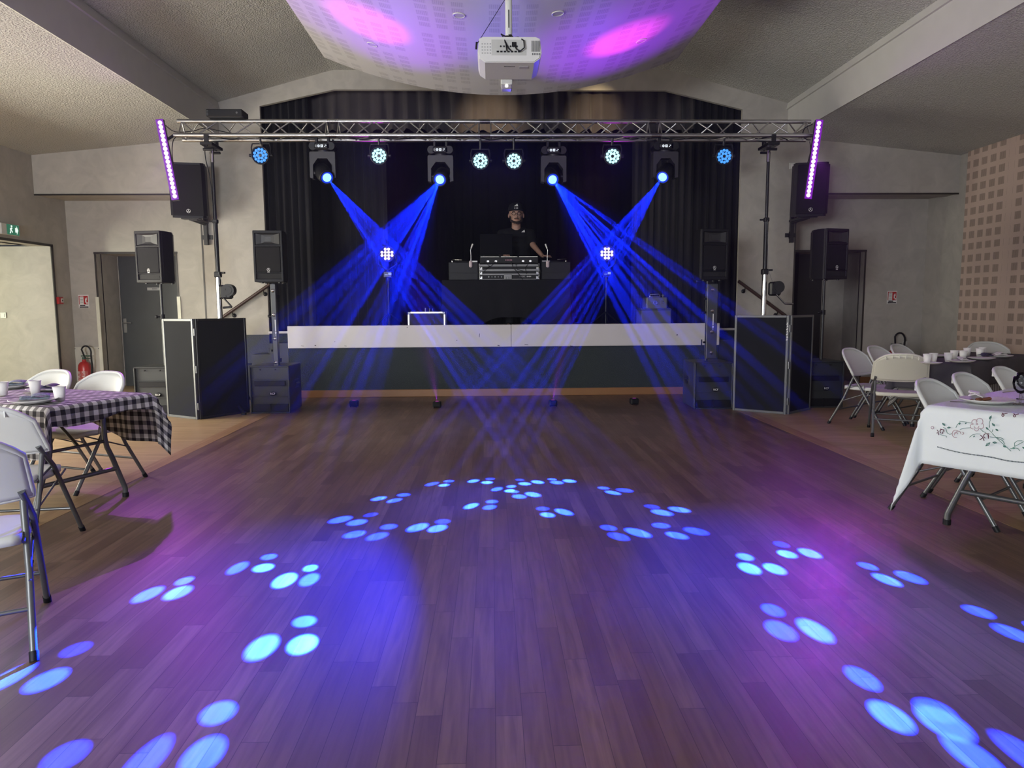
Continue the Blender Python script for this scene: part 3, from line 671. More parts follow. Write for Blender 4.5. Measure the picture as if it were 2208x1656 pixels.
# moving-head beam lights with an eight-facet prism and a three-leaf gobo
grn = random.Random(21)
def gobo_lamp(name, pos, centre, clusters, power, parent, leaves, faint):
    pos = Vector(pos); l = bpy.data.lights.new(name, 'SPOT'); l.energy = power; l.color = (1, 1, 1); l.shadow_soft_size = 0.0
    o = bpy.data.objects.new(name, l); COL.objects.link(o); aim(o, Vector(centre)-pos)
    Rm = o.rotation_euler.to_matrix().transposed()
    if parent is not None:
        o.parent = parent; o.location = pos-parent.location
    else: o.location = pos
    l.use_nodes = True; nt = l.node_tree; em = nt.nodes['Emission']; mx = 0
    tc = N(nt, 'ShaderNodeTexCoord'); sp = N(nt, 'ShaderNodeSeparateXYZ'); nt.links.new(tc.outputs['Normal'], sp.inputs[0])
    zz = math_(nt, 'ABSOLUTE', sp.outputs[2]); 
    cb = N(nt, 'ShaderNodeCombineXYZ'); nt.links.new(math_(nt, 'DIVIDE', sp.outputs[0], zz), cb.inputs[0]); nt.links.new(math_(nt, 'DIVIDE', sp.outputs[1], zz), cb.inputs[1])
    acc = None
    for ci, c in enumerate(clusters):
        v = Rm @ (Vector((c[0], c[1], 0))-pos); gx, gy = v.x/-v.z, v.y/-v.z
        for li, (ox, oy, rx, ry, br) in enumerate(leaves):
            j = [grn.uniform(-1, 1) for _ in range(4)]; ox += 0.0014*j[0]; oy += 0.0012*j[1]; rx *= 1+0.14*j[2]; ry *= 1+0.14*j[3]
            bx_, by_ = gx+ox, gy+oy; mx = max(mx, math.hypot(bx_, by_)+max(rx, ry))
            br = br*(faint[(ci*3+li) % len(faint)])
            n = N(nt, 'ShaderNodeVectorMath', operation='MULTIPLY_ADD'); nt.links.new(cb.outputs[0], n.inputs[0])
            n.inputs[1].default_value = (1/rx, 1/ry, 0); n.inputs[2].default_value = (-bx_/rx, -by_/ry, 0)
            ln = N(nt, 'ShaderNodeVectorMath', operation='LENGTH'); nt.links.new(n.outputs[0], ln.inputs[0])
            mr = N(nt, 'ShaderNodeMapRange', interpolation_type='SMOOTHSTEP'); nt.links.new(ln.outputs['Value'], mr.inputs[0])
            mr.inputs[1].default_value = 1.0; mr.inputs[2].default_value = 0.62; mr.inputs[3].default_value = 0; mr.inputs[4].default_value = br
            acc = mr.outputs[0] if acc is None else math_(nt, 'ADD', acc, mr.outputs[0])
    # stray light of the optics around the pattern
    ln = N(nt, 'ShaderNodeVectorMath', operation='LENGTH'); nt.links.new(cb.outputs[0], ln.inputs[0])
    mr = N(nt, 'ShaderNodeMapRange', interpolation_type='SMOOTHSTEP'); nt.links.new(ln.outputs['Value'], mr.inputs[0])
    mr.inputs[1].default_value = mx*1.1; mr.inputs[2].default_value = mx*0.3; mr.inputs[3].default_value = 0; mr.inputs[4].default_value = 0.0045
    acc = math_(nt, 'ADD', acc, mr.outputs[0])
    em.inputs['Color'].default_value = (0.0028, 0.018, 1.0, 1); nt.links.new(acc, em.inputs['Strength'])
    l.spot_size = 2*math.atan(mx*1.12); l.spot_blend = 0.05
    return o
leafA = [(-0.0105, -0.0035, 0.0088, 0.0072, 1.0), (0.0100, -0.0020, 0.0088, 0.0062, 1.0), (0.0025, 0.0095, 0.0080, 0.0048, 0.45)]
leafA = [(x, -y, rx, ry, b) for (x, y, rx, ry, b) in leafA]
leafB = [(-x, y, rx, ry, b) for (x, y, rx, ry, b) in leafA]
fa = [1, 1, .35, 1, .6, 1, .25, 1, .8, 1, .9, .3, .5, 1, 1, 1, .3, .7, 1, 1, .4, .8, .5, 1]
HEADS = [(706, 384, 697, 318, (0.62, 4.43, 0), [(.25, 4.98), (.49, 4.99), (.83, 4.71), (1.07, 4.23), (1.04, 3.82), (.72, 3.8), (.36, 4.22), (.2, 4.65)], leafA, 'first moving light from the left, its beam crossing to the right'),
         (948, 388, 950, 326, (-1.25, 2.55, 0), [(-1.17, 3.39), (-.91, 3.23), (-.785, 2.6), (-.89, 1.96), (-1.59, 2.39), (-1.46, 3.09), (-1.25, 1.72), (-1.72, 1.85), (-2.1, 2.35)], leafB, 'second moving light from the left, its beam fanning down to the left'),
         (1192, 388, 1193, 327, (1.55, 2.55, 0), [(1.535, 3.46), (1.275, 3.28), (1.17, 2.65), (1.27, 2.05), (1.40, 1.85), (2.03, 2.58), (1.84, 3.13), (1.8, 1.8), (2.5, 2.2)], leafA, 'third moving light from the left, its beam fanning down to the right'),
         (1428, 383, 1433, 318, (-0.36, 4.47, 0), [(-.375, 4.97), (-.08, 5.03), (.08, 4.79), (-.07, 4.39), (-.36, 3.98), (-.68, 3.87), (-.83, 4.13), (-.68, 4.59)], leafB, 'rightmost moving light, its beam crossing to the left')]
BEAM_POWER = 1500000
for hi, (lx, ly, bx0, by0, cen, cls, lv, lab) in enumerate(HEADS):
    base = P(bx0, by0, 8.74); lens = P(lx, ly, 8.60); d = (Vector(cen)-lens).normalized()
    root = thing('moving_light', lab, 'stage light', base, 0, 'moving lights under the truss')
    mb = MB(); mb.box((0, 0, 0), (0.20, 0.17, 0.085), 0.015)
    for s in (-1, 1): mb.cyl((s*0.105, -0.085, 0), (s*0.105, 0.085, 0), 0.046, n=18)
    b_ = mb.build('base', m_blackm, root)
    mb = MB(); mb.box((0.002, -0.0865, 0.0), (0.028, 0.004, 0.03), 0.001); mb.cyl((-0.035, -0.084, 0), (-0.035, -0.0885, 0), 0.015, n=14); mb.box((0.037, -0.0865, -0.006), (0.010, 0.003, 0.010)); mb.box((0.052, -0.0865, 0.006), (0.008, 0.003, 0.008)); mb.box((0.045, -0.0865, 0.010), (0.006, 0.003, 0.006)); mb.build('display', m_disp, b_)
    mb = MB(); mb.box((-0.068, -0.0865, 0), (0.02, 0.003, 0.03)); [mb.box((-0.035, -0.0892, 0.006-0.006*k), (0.02, 0.002, 0.002)) for k in range(3)]; mb.box((0.002, -0.0888, 0), (0.006, 0.002, 0.014)); mb.build('buttons', m_steel, b_)
    mb = MB(); U_ = [(-0.14, -0.062), (0.14, -0.062), (0.15, -0.075), (0.15, -0.36), (0.112, -0.37), (0.112, -0.215), (0.055, -0.14), (-0.055, -0.14), (-0.112, -0.215), (-0.112, -0.37), (-0.15, -0.36), (-0.15, -0.075)]
    mb.prism(U_, -0.075, 0.05); mb.cyl((0, 0, -0.065), (0, 0, -0.04), 0.07, n=18); mb.build('yoke', M('dark_grey_plastic', (0.024, 0.022, 0.030), 0.45), root)
    piv = (lens-base)-d*0.16; T = frame(piv, d)
    hd = MB().lathe([(0.04, -0.135), (0.075, -0.125), (0.092, -0.08), (0.095, 0.03), (0.088, 0.10), (0.086, 0.15), (0.072, 0.155), (0.070, 0.135), (0.0, 0.135)], 24, T).build('head', m_black, root)
    mb = MB(); [mb.cyl((s*0.085+piv.x*0, piv.y, piv.z), (s*0.125, piv.y, piv.z), 0.03) for s in (-1, 1)]; build_split(mb, 'tilt_joint', m_blackm, root)
    mb = MB(); mb.lathe([(0.0, 0.139), (0.052, 0.139), (0.05, 0.15), (0.03, 0.158), (0.0, 0.161)], 24, T); mb.build('lens', m_lens, hd)
    mb = MB(); mb.lathe([(0.054, 0.138), (0.072, 0.138), (0.072, 0.144), (0.054, 0.144)], 24, T); mb.build('lens_ring', m_glowblue, hd)  # blue light falling on the ring is put in as emission
    mb = MB()
    for s in (-1, 1):
        mb.box((s*0.07, -0.02, 0.075), (0.03, 0.05, 0.08), 0.006); mb.lathe([(0.03, -0.02), (0.042, -0.02), (0.042, 0.02), (0.03, 0.02), (0.03, -0.02)], 14, frame((s*0.07, TYF-base.y, TZB-base.z), (1, 0, 0)))
    build_split(mb, 'clamp', m_blackm, root)
    gobo_lamp('moving_light_lamp', lens+d*0.02, cen, cls, BEAM_POWER*(0.6 if hi in (0, 3) else 1.0), root, lv, fa[hi*2:]+fa[:hi*2])

# led pixel bars at the two ends of the truss
def led_bar(top, bot, label, sgn):
    c = (top+bot)/2; ax = (top-bot).normalized(); L = (top-bot).length+0.06
    root = thing('led_bar', label, 'stage light', c, 0, 'upright led bars at the truss ends')
    fz = Vector((sgn*-0.15, -1, -0.15)); fz = (fz-ax*fz.dot(ax)).normalized(); sx = ax.cross(fz)
    T = Matrix(((sx.x, fz.x, ax.x, 0), (sx.y, fz.y, ax.y, 0), (sx.z, fz.z, ax.z, 0), (0, 0, 0, 1)))
    MB().box((0, -0.03, 0), (0.085, 0.055, L), 0.006, T).build('housing', m_blackm, root)
    MB().box((0, 0.0, 0), (0.082, 0.010, L-0.01), 0.002, T).build('glowing_front', m_frontglow, root)  # purple light on the housing front, put in as emission
    for k in range(18):
        z = -L/2+0.045+(L-0.09)*k/17
        MB().lathe([(0.0245, 0.0), (0.0235, 0.008), (0.014, 0.013), (0.0, 0.0145)], 12, T @ TR((-sgn*0.004, 0.004, z), rx=-PI/2)).build('led_lens', m_ledp, root)
    mb = MB(); w = Vector((0.1 if sgn < 0 else -0.1, 0.1, 0)); zt = TZB-c.z
    e = Vector((TX0 if sgn < 0 else TX1, TYF, TZB))-c
    mb.tube([T @ Vector((0, -0.05, 0.22)), e], 0.016, 8); mb.build('bracket', m_blackm, root)
    for k in (-0.36, 0.0, 0.36): spot('led_bar_lamp', c+fz*0.05+ax*L*k, c+fz+ax*L*k-ax*0.45, 16, (0.58, 0.05, 1.0), math.radians(150), 1.0, 0.0)
    for k in (-0.42, -0.2, 0.0, 0.2, 0.42): spot('led_bar_lamp', c+fz*0.06+ax*L*k, (sgn*2.1, 3.5, 0), 19, (0.52, 0.06, 1.0), math.radians(66), 1.0, 0.03)
    spot('led_bar_lamp', c+fz*0.06, (2.72, 3.75, 0.7) if sgn > 0 else (-2.9, 4.7, 0.7), 450 if sgn > 0 else 420, (0.62, 0.08, 1.0), math.radians(25 if sgn > 0 else 22), 1.0, 0.0)
    return root
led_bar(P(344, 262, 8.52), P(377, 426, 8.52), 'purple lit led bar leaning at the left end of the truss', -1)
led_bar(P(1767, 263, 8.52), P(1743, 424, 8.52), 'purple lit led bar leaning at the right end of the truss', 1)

# pink flood lights standing at the rear of the stage, washing the ceiling panel
def flood(p, label, tgt, dot):
    root = thing('flood_light', label, 'stage light', (p.x, p.y, ZS), 0, 'pink led floods on the stage')
    h = p.z-ZS; d = (Vector((0, -1, 0.05))).normalized(); T = frame((0, 0, h), d)
    MB().lathe([(0.06, -0.1), (0.11, -0.06), (0.13, 0.0), (0.135, 0.05), (0.125, 0.05), (0.12, 0.03), (0.0, 0.03)], 24, T).build('housing', m_blackm, root)
    k = 0
    for i, j in ((-1.5, .5), (-1.5, -.5), (-.5, 1.5), (-.5, .5), (-.5, -.5), (-.5, -1.5), (.5, 1.5), (.5, .5), (.5, -.5), (.5, -1.5), (1.5, .5), (1.5, -.5)):
        MB().lathe([(0.024, 0.03), (0.022, 0.042), (0.012, 0.05), (0.0, 0.052)], 10, T @ TR((i*0.054, j*0.05, 0))).build('led_lens', m_ledpk, root)
    mb = MB(); mb.cyl((0, 0.03, 0), (0, 0.03, h-0.28), 0.018); mb.cyl((0, 0.03, h-0.42), (0, 0.03, h-0.28), 0.03); 
    for s in (-1, 1): mb.tube([(s*0.14, 0, h), (s*0.145, 0.02, h-0.16), (0, 0.03, h-0.26)], 0.01, 6)
    for k in range(3): t = k*2.094+0.5; mb.cyl((0, 0.03, 0.25), (0.32*math.cos(t), 0.03+0.32*math.sin(t), 0.01), 0.01)
    mb.build('stand', m_blackm, root)
    mb = MB(); mb.box((0, 0.0, h-0.33), (0.14, 0.08, 0.10), 0.01); bb = mb.build('control_unit', m_blackm, root)
    mb = MB(); mb.box((-0.02, -0.042, h-0.335), (0.05, 0.004, 0.012)); mb.box((0.04, -0.042, h-0.32), (0.05, 0.004, 0.035)); mb.build('display', dot, bb)
    src = Vector((p.x, p.y, p.z))+d*0.08
    return root
m_dim = EM('dim_display', (0.45, 0.6, 1.0), 0.6)
PL, PR = P(835, 548, 11.82), P(1308, 547, 11.82)
flood(PL, 'pink led flood light standing on the stage at left, behind the blue beams', None, m_dim)
flood(PR, 'pink led flood light standing on the stage at right, behind the blue beams', None, m_dim)
# their upward throw on the curved ceiling panel
def up_spot(name, src, tx, ty, power, col, ang):
    t = Vector((tx, ty, cz(tx))); return spot(name, src, t, power, col, math.radians(ang), 1.0, 0.05)
def on_canopy(px, py):
    z = 3.7
    for _ in range(12): p = PZ(px, py, z); z = cz(p.x)
    return p
# ================================================================== PUBLIC ADDRESS SPEAKERS
def speaker_parts(root, w=0.34, h=0.60, d=0.32, feet=True, horn=True):
    mb = MB(); z0 = 0.0
    prof = [(-w/2, -d/2+0.02), (-w/2+0.01, -d/2), (w/2-0.01, -d/2), (w/2, -d/2+0.02), (w/2, d*0.15), (w*0.30, d/2), (-w*0.30, d/2), (-w/2, d*0.15)]
    mb.prism(prof, 0.02, h-0.02, 'z'); mb.prism([(x*0.95, y*0.95) for x, y in prof], h-0.02, h, 'z'); mb.prism([(x*0.95, y*0.95) for x, y in prof], 0.0, 0.02, 'z')
    cab = mb.build('cabinet', m_black, root); f = -d/2
    t = 0.022
    mb = MB()
    for s in (-1, 1): mb.box((s*(w/2-0.014), f-t/2, h/2), (0.028, t, h), 0.006)
    for z, hh in ((h-0.017, 0.034), (h*0.70, 0.02), (0.018, 0.036), (0.105, 0.012)): mb.box((0, f-t/2, z), (w-0.03, t, hh), 0.004)
    mb.build('front_frame', m_black, root)
    if horn:
        zc, hz, hx = h*0.835, h*0.105, w/2-0.035
        mb = MB(); ring = lambda x, z, y: [(-x, y, zc-z), (x, y, zc-z), (x, y, zc+z), (-x, y, zc+z)]
        vs = ring(hx, hz, f-t+0.001)+ring(hx*0.55, hz*0.8, f-0.006)+ring(0.035, 0.03, f-0.001)
        mb.add(vs, [(4*r+i, 4*r+(i+1) % 4, 4*r+4+(i+1) % 4, 4*r+4+i) for r in range(2) for i in range(4)]+[(8, 9, 10, 11)])
        mb.build('horn', M('satin_black_horn', (0.013, 0.013, 0.015), 0.45), root)
    mb = MB(); mb.box((0, f-t*0.6, (h*0.70+0.105)/2), (w-0.06, t*0.8, h*0.70-0.105-0.02), 0.006); g = mb.build('grille', m_grille, root)
    logo_mb(0.019, f-t-0.003, h*0.24).build('emblem', m_logo, g)
    mb = MB(); mb.box((0, f-0.004, 0.062), (w-0.06, 0.008, 0.06)); mb.box((w*0.30, f-0.012, 0.062), (0.07, 0.006, 0.025)); mb.build('port', M('matt_port', (0.006, 0.006, 0.007), 0.8), root)
    mb = MB()
    for sx in (-1, 1):
        for sy in (-1, 1): mb.cyl((sx*w*0.3, sy*d*0.3, -0.012), (sx*w*0.3, sy*d*0.3, 0.002), 0.018)
    mb.box((-w*0.25, 0, h+0.004), (0.06, 0.10, 0.012), 0.004); mb.box((w*0.25, 0, h+0.004), (0.06, 0.10, 0.012), 0.004)
    build_split(mb, 'rubber_foot', m_blackm, root)
def logo_mb(r, y, z):
    mb = MB(); n = 24
    for r0, r1 in ((r*0.86, r), (0.0, r*0.2)):
        vs = []
        for k in range(n):
            t = 2*PI*k/n
            for rr in (r0, r1): vs.append((rr*math.cos(t), y, z+rr*math.sin(t)))
        mb.add(vs, [(2*k, 2*((k+1) % n), 2*((k+1) % n)+1, 2*k+1) for k in range(n)])
    for k in range(3):
        t = PI/2+k*2*PI/3; mb.box((0, 0, r*0.42), (r*0.16, 0.001, r*0.8), 0, TR((0, y, z)) @ Euler((0, t-PI/2, 0)).to_matrix().to_4x4())
        mb.box((0, 0, r*0.62), (r*0.5, 0.001, r*0.10), 0, TR((0, y, z)) @ Euler((0, t-PI/2, 0)).to_matrix().to_4x4())
    mb.box((0, y, z-r*1.45), (r*1.5, 0.001, r*0.34))
    return mb
def rcf_mb(y, z, s=0.034):
    mb = MB(); text_mb(mb, 'RCF', s, TR((0, y, z), rx=PI/2), 0, 0.0008); return mb
def subwoofer(loc, rz, label, w=0.47, h=0.57, d=0.52):
    root = thing('subwoofer', label, 'subwoofer', loc, rz, 'black bass speakers on the floor'); f = -d/2
    m_sub = M('dark_grey_cabinet', (0.024, 0.027, 0.030), 0.5); MB().box((0, 0.012, h/2+0.005), (w, d-0.024, h-0.01), 0.008).build('cabinet', m_sub, root)
    mb = MB()
    for s in (-1, 1): mb.box((s*(w/2-0.008), f+0.006, h/2), (0.016, 0.036, h), 0.004); mb.box((0, f+0.006, h/2+s*(h/2-0.008)), (w, 0.036, 0.016), 0.004)
    mb.box((0, f+0.008, 0.205), (w-0.03, 0.012, 0.006)); mb.box((0, f+0.008, 0.405), (w-0.03, 0.012, 0.004)); mb.build('front_frame', m_sub, root)
    mb = MB(); mb.box((0, f+0.006, 0.36), (w*0.78, 0.016, 0.062), 0.003); [mb.cyl((s*0.09-0.02, f+0.012, h-0.045), (s*0.09-0.02, f-0.004, h-0.045), 0.008) for s in (-1, 1)]; mb.build('upper_slot', m_black, root)
    mb = MB(); mb.box((0, f+0.006, 0.065), (w-0.05, 0.016, 0.09)); mb.box((0, f+0.002, 0.065), (0.008, 0.02, 0.10)); mb.build('lower_port', m_black, root)
    mb = MB(); mb.lathe([(0.032, 0), (0.03, 0.006), (0, 0.006)], 20, TR((0.03, f+0.012, 0.235), rx=PI/2) @ Matrix.Diagonal((1.25, 0.8, 1, 1))); b_ = mb.build('badge', m_black, root)
    mb = rcf_mb(f+0.003, 0.235); 
    for i, v in enumerate(mb.v): mb.v[i] = v+Vector((0.03, 0, 0))
    mb.build('badge_lettering', m_logo, b_)
    mb = MB()
    for s in (-1, 1): mb.box((s*(w/2), 0.05, 0.33), (0.008, 0.16, 0.10), 0.004); mb.cyl((s*(w/2+0.01), -0.02, 0.33), (s*(w/2+0.01), 0.12, 0.33), 0.011)
    build_split(mb, 'side_handle', m_blackm, root)
    return root
def pole(x, y, z0, z1, label, side=-1):
    root = thing('speaker_pole', label, 'pole', (x, y, z0), 0, 'black poles between bass speakers and loudspeakers'); h = z1-z0
    mb = MB(); mb.cyl((0, 0, 0), (0, 0, h*0.58), 0.0195, n=14); mb.build('outer_tube', m_blackm, root)
    mb = MB(); mb.cyl((0, 0, h*0.55), (0, 0, h), 0.016, n=14); mb.build('inner_tube', m_blackm, root)
    mb = MB(); mb.cyl((0, 0, h*0.57), (0, 0, h*0.63), 0.028, n=14); mb.cyl((0, 0, h*0.60), (side*0.05, -0.02, h*0.60), 0.009); mb.ball((side*0.06, -0.024, h*0.60), 0.02); mb.build('clamp_knob', m_black, root)
    return root
ZSUB = 0.572
def pa(xs, px, pxy, label_s, label_p, label_b, rz, rsub=0.0, ys=8.76):
    subwoofer((xs, ys, 0), rsub, label_b)
    q = P(px, pxy, 8.74); pole(q.x, 8.74, ZSUB, 1.548, label_p)
    sp = thing('loudspeaker', label_s, 'loudspeaker', (q.x, 8.72, 1.56), rz, 'black loudspeakers on poles'); speaker_parts(sp)
pa(-4.01, 351, 690, 'leftmost pole-mounted black loudspeaker, in front of the grey door', 'black speaker pole in front of the grey door', 'black bass speaker under the pole in front of the grey door', -0.22)
pa(-2.655, 592, 660, 'black pole-mounted loudspeaker at the left edge of the stage', 'black speaker pole at the left edge of the stage', 'bass speaker bathed in blue light at the left foot of the stage', 0.05)
pa(2.68, 1524, 690, 'black pole-mounted loudspeaker at the right edge of the stage', 'black speaker pole at the right edge of the stage', 'black bass speaker left of the right folding screen', 0.10, 0.0, 8.74)
pa(4.05, 1774, 690, 'rightmost pole-mounted black loudspeaker, before the dark opening', 'black speaker pole before the dark opening at right', 'black bass speaker behind the right folding screen, at its right', 0.30)

# loudspeakers on wall brackets
def wall_speaker(px, py, label, sgn, lb):
    q = P(px, py, 10.05); root = thing('wall_loudspeaker', label, 'loudspeaker', (q.x, q.y, q.z), sgn*-0.22, 'loudspeakers on wall brackets')
    w, h, d = 0.46, 0.72, 0.36; T = TR((0, 0, 0), rx=0.10)
    mb = MB(); pr = [(-w/2, -d/2+0.04), (-w/2+0.04, -d/2), (w/2-0.04, -d/2), (w/2, -d/2+0.04), (w/2, d*0.1), (w*0.3, d/2), (-w*0.3, d/2), (-w/2, d*0.1)]
    for a, b, k in ((-h/2, -h/2+0.03, 0.93), (-h/2+0.03, h/2-0.03, 1), (h/2-0.03, h/2, 0.93)): mb.prism([(x*k, y*k) for x, y in pr], a, b, 'z', T)
    mb.build('cabinet', m_black, root)
    mb = MB(); mb.box((0, -d/2-0.006, 0), (w-0.07, 0.014, h-0.06), 0.01, T); g = mb.build('grille', m_grille, root)
    mb = logo_mb(0.026, -d/2-0.015, -h/2+0.09); mb.v = [T @ v for v in mb.v]; mb.f = mb.f[:-6]; mb.m = mb.m[:-6]; mb.sm = mb.sm[:-6]; mb.build('emblem', m_logo, g)
    br = thing('wall_bracket', lb, 'bracket', (q.x, q.y, q.z), 0, 'wall brackets of loudspeakers')
    wx = P(447 if sgn < 0 else 1704, 512, Y1).x-q.x; wz = P(447, 512, Y1).z-q.z; wy = Y1-q.y
    mb = MB(); mb.box((wx, wy-0.006, wz), (0.16, 0.012, 0.06)); mb.box((wx, wy-0.016, wz), (0.05, 0.03, 0.10)); mb.build('wall_plate', m_blackm, br)
    mb = MB(); mb.box((wx, wy-0.04, (wz-0.30)/2-0.05), (0.05, 0.05, abs(wz+0.30)+0.12)); mb.cyl((wx, wy-0.05, wz+0.18), (0, 0.02, -h/2-0.02), 0.022); mb.box((0, 0.02, -h/2-0.012), (0.24, 0.12, 0.014)); mb.box((wx*0.5, wy*0.5, -h/2-0.018), (0.06+abs(wx), wy, 0.03)); mb.build('arm', m_blackm, br)
wall_speaker(409, 412, 'large black loudspeaker on the left pier, behind the left led bar', -1, 'black wall bracket under the left wall loudspeaker')
wall_speaker(1744, 410, 'large black loudspeaker on the right pier, behind the right led bar', 1, 'black wall bracket under the right wall loudspeaker')

# folding screens hiding the stands
def screen(pts, h, label, framed, mark):
    root = thing('folding_screen', label, 'screen', (pts[1][0], pts[1][1], 0), 0, 'black two-leaf folding screens')
    o2 = Vector((pts[1][0], pts[1][1], 0)); m_fab = M('black_screen_fabric', (0.009, 0.010, 0.013), 0.85, spec=0.2, bump=0.3, bscale=400); m_fr = M('screen_frame', (0.13, 0.135, 0.14), 0.4, metal=0.4)
    for i in (0, 1):
        A = Vector((*pts[i], 0))-o2; B = Vector((*pts[i+1], 0))-o2
        u = (B-A).normalized(); nrm = Vector((u.y, -u.x, 0)); L = (B-A).length
        A += u*(0.008 if i else 0); L -= 0.01
        T = Matrix(((u.x, -nrm.x, 0, A.x), (u.y, -nrm.y, 0, A.y), (0, 0, 1, 0), (0, 0, 0, 1)))
        lf = MB().box((L/2, 0.0, h/2), (L-0.02, 0.020, h-0.02), 0, T).build('leaf', m_fab, root)
        mb = MB(); t = 0.028
        for x in (t/2, L-t/2): mb.box((x, 0, h/2), (t, 0.034, h), 0.003, T)
        for z in (t/2, h-t/2): mb.box((L/2, 0, z), (L-2*t, 0.032, t), 0.003, T)
        mb.build('leaf_frame', m_fr if framed[i] else m_blackm, lf)
        if mark == i:
            mb = MB(); zc = h-0.19; sx = L-t/2
            for k in range(7):
                z = zc+(3-k)*0.030
                mb.box((sx-0.004+0.006*(k % 2), -0.0185, z), (0.016, 0.002, 0.008)); mb.box((sx, -0.0185, z+0.010), (0.007, 0.002, 0.016))
            mb.v = [T @ v for v in mb.v]; mb.build('white_lettering', m_logo, lf)
    mb = MB()
    for z in (0.15, h/2, h-0.15): mb.cyl((0, 0.0, z-0.04), (0, 0.0, z+0.04), 0.012)
    build_split(mb, 'hinge', m_steel, root)
a = PZ(383, 892, 0); screen([(-3.80, 8.36), (-3.33, 8.07), (-2.95, 8.62)], 1.14, 'black folding screen in front of the left winch stand', (True, False), -1)
screen([(2.885, 8.37), (3.385, 7.99), (3.81, 8.36)], 1.135, 'black grey-framed folding screen in front of the right winch stand', (True, True), 0)

# light bars strapped upright to the two inner poles
def upright_bar(px0, px1, py0, py1, label, mk, sc):
    a = P(px0, py0, 8.58); b = P(px1, py1, 8.58); w = b.x-a.x; h = a.z-b.z; c = Vector(((a.x+b.x)/2, 8.60, b.z))
    root = thing('upright_light_bar', label, 'light bar', c, 0, 'unlit light bars strapped upright')
    MB().box((0, 0, h/2), (w, 0.07, h), 0.006).build('housing', M('dark_grey_bar', (0.045, 0.048, 0.055), 0.4), root)
    mb = MB()
    for k in range(sc):
        z = h*(0.08+0.84*k/(sc-1)); mb.lathe([(0.022, 0), (0.02, 0.008), (0, 0.009)], 12, TR((0, -0.034, z), rx=PI/2)); mb.box((-0.012, -0.044, z), (0.018, 0.003, 0.008)); mb.box((0.014, -0.044, z-0.004), (0.014, 0.003, 0.005))
    build_split(mb, 'screw', m_chrome, root)
    mb = MB(); z = h*0.44; mb.box((0.012, -0.0365, z+0.075), (0.010, 0.002, 0.14)); mb.prism([(0.012, z-0.035), (0.022, z-0.005), (0.012, z+0.0), (0.003, z-0.005)], -0.0375, -0.0355); mb.prism([(0.012, z-0.05), (0.016, z-0.036), (0.009, z-0.036)], -0.0375, -0.0355); mb.build('white_marking', m_logo, root)
    mb = MB(); mb.cyl((-w/2-0.004, 0.0, 0.05), (-w/2-0.004, 0.0, h-0.05), 0.006); [mb.cyl((-w/2-0.0, 0, h*k), (-w/2-0.028, -0.01, h*k), 0.012) for k in (0.22, 0.62, 0.8)]; mb.box((-w/2-0.05, -0.01, h*0.22), (0.012, 0.012, 0.07)); build_split(mb, 'side_fitting', m_blackm, root)
    mb = MB(); [mb.box((0, 0.06, h*k), (0.05, 0.13, 0.05)) for k in (0.1, 0.85)]; build_split(mb, 'pole_strap', m_blackm, root)
upright_bar(583, 602, 612, 796, 'dark unlit light bar strapped upright left of the stage fascia', 0, 4)
upright_bar(1525, 1544, 612, 773, 'dark unlit light bar strapped upright right of the stage fascia', 0, 4)

# small black boxes along the foot of the stage
for k, (px, py) in enumerate(((762, 878), (942, 880), (1193, 877), (1369, 873))):
    q = PZ(px, py, 0); lab = ['leftmost small black uplight at the foot of the stage, lit blue', 'second small black uplight from the left at the foot of the stage', 'third small black uplight from the left at the foot of the stage', 'rightmost small black uplight at the foot of the stage'][k]
    r = thing('uplight', lab, 'stage light', (q.x, q.y+0.05, 0), 0.1*(k-1.5), 'small black uplights at the foot of the stage')
    MB().box((0, 0, 0.042), (0.105, 0.085, 0.075), 0.012).build('housing', m_black, r)
    mb = MB(); mb.box((0, -0.045, 0.042), (0.075, 0.006, 0.05), 0.003); mb.build('front_face', m_grille, r)
    mb = MB(); [mb.cyl((sx*0.04, sy*0.03, 0), (sx*0.04, sy*0.03, 0.006), 0.008) for sx in (-1, 1) for sy in (-1, 1)]; build_split(mb, 'foot', m_blackm, r)
    mb = MB(); mb.lathe([(0.026, 0), (0.024, 0.006), (0, 0.007)], 16, TR((0, 0, 0.074))); mb.build('lens', EM('uplight_lens', (1.0, 0.1, 0.8), 0.4), r)
    s0 = Vector((q.x, q.y+0.05, 0.09))
    if k in (1, 2):
        t = on_canopy(*((795, 52), (1345, 86))[k-1])
        spot('uplight_lamp', s0, t, 1500, (1.0, 0.05, 0.75), math.radians(11), 1.0, 0.0)
        spot('uplight_lamp', s0, t, 900, (0.30, 0.0, 1.0), math.radians(30), 1.0, 0.0)
    else: spot('uplight_lamp', s0, (-1.45 if k == 0 else 1.55, 8.76, 3.3), 60, (0.75, 0.05, 0.9), math.radians(9), 1.0, 0.0)

# handrails on the piers
def handrail(pa_, pb_, pk, label):
    a = P(*pa_, Y1-0.075); b = P(*pb_, Y1-0.075); k = P(*pk, Y1); c = (a+b)/2
    root = thing('handrail', label, 'handrail', c, 0, 'dark wooden handrails on the piers')
    d = (b-a).normalized(); MB().cyl(a-c-d*0.25, b-c, 0.024, n=14).build('rail', M('dark_wood_rail', (0.05, 0.025, 0.02), 0.35), root)
    for t in (0.12, 0.85):
        p_ = a+(b-a)*t-c; mb = MB(); mb.tube([p_, p_+Vector((0.0, 0.0, -0.05)), p_+Vector((0.0, 0.07, -0.075))], 0.007, 8); mb.lathe([(0.03, 0), (0.03, 0.01), (0, 0.012)], 16, frame(p_+Vector((0, 0.075, -0.075)), (0, -1, 0))); mb.build('bracket', m_blackm, root)
handrail((490, 677), (582, 613), (569, 632), 'dark handrail on the left pier, rising to the right')
handrail((1688, 677), (1592, 606), (1597, 628), 'dark handrail on the right pier, rising to the left')

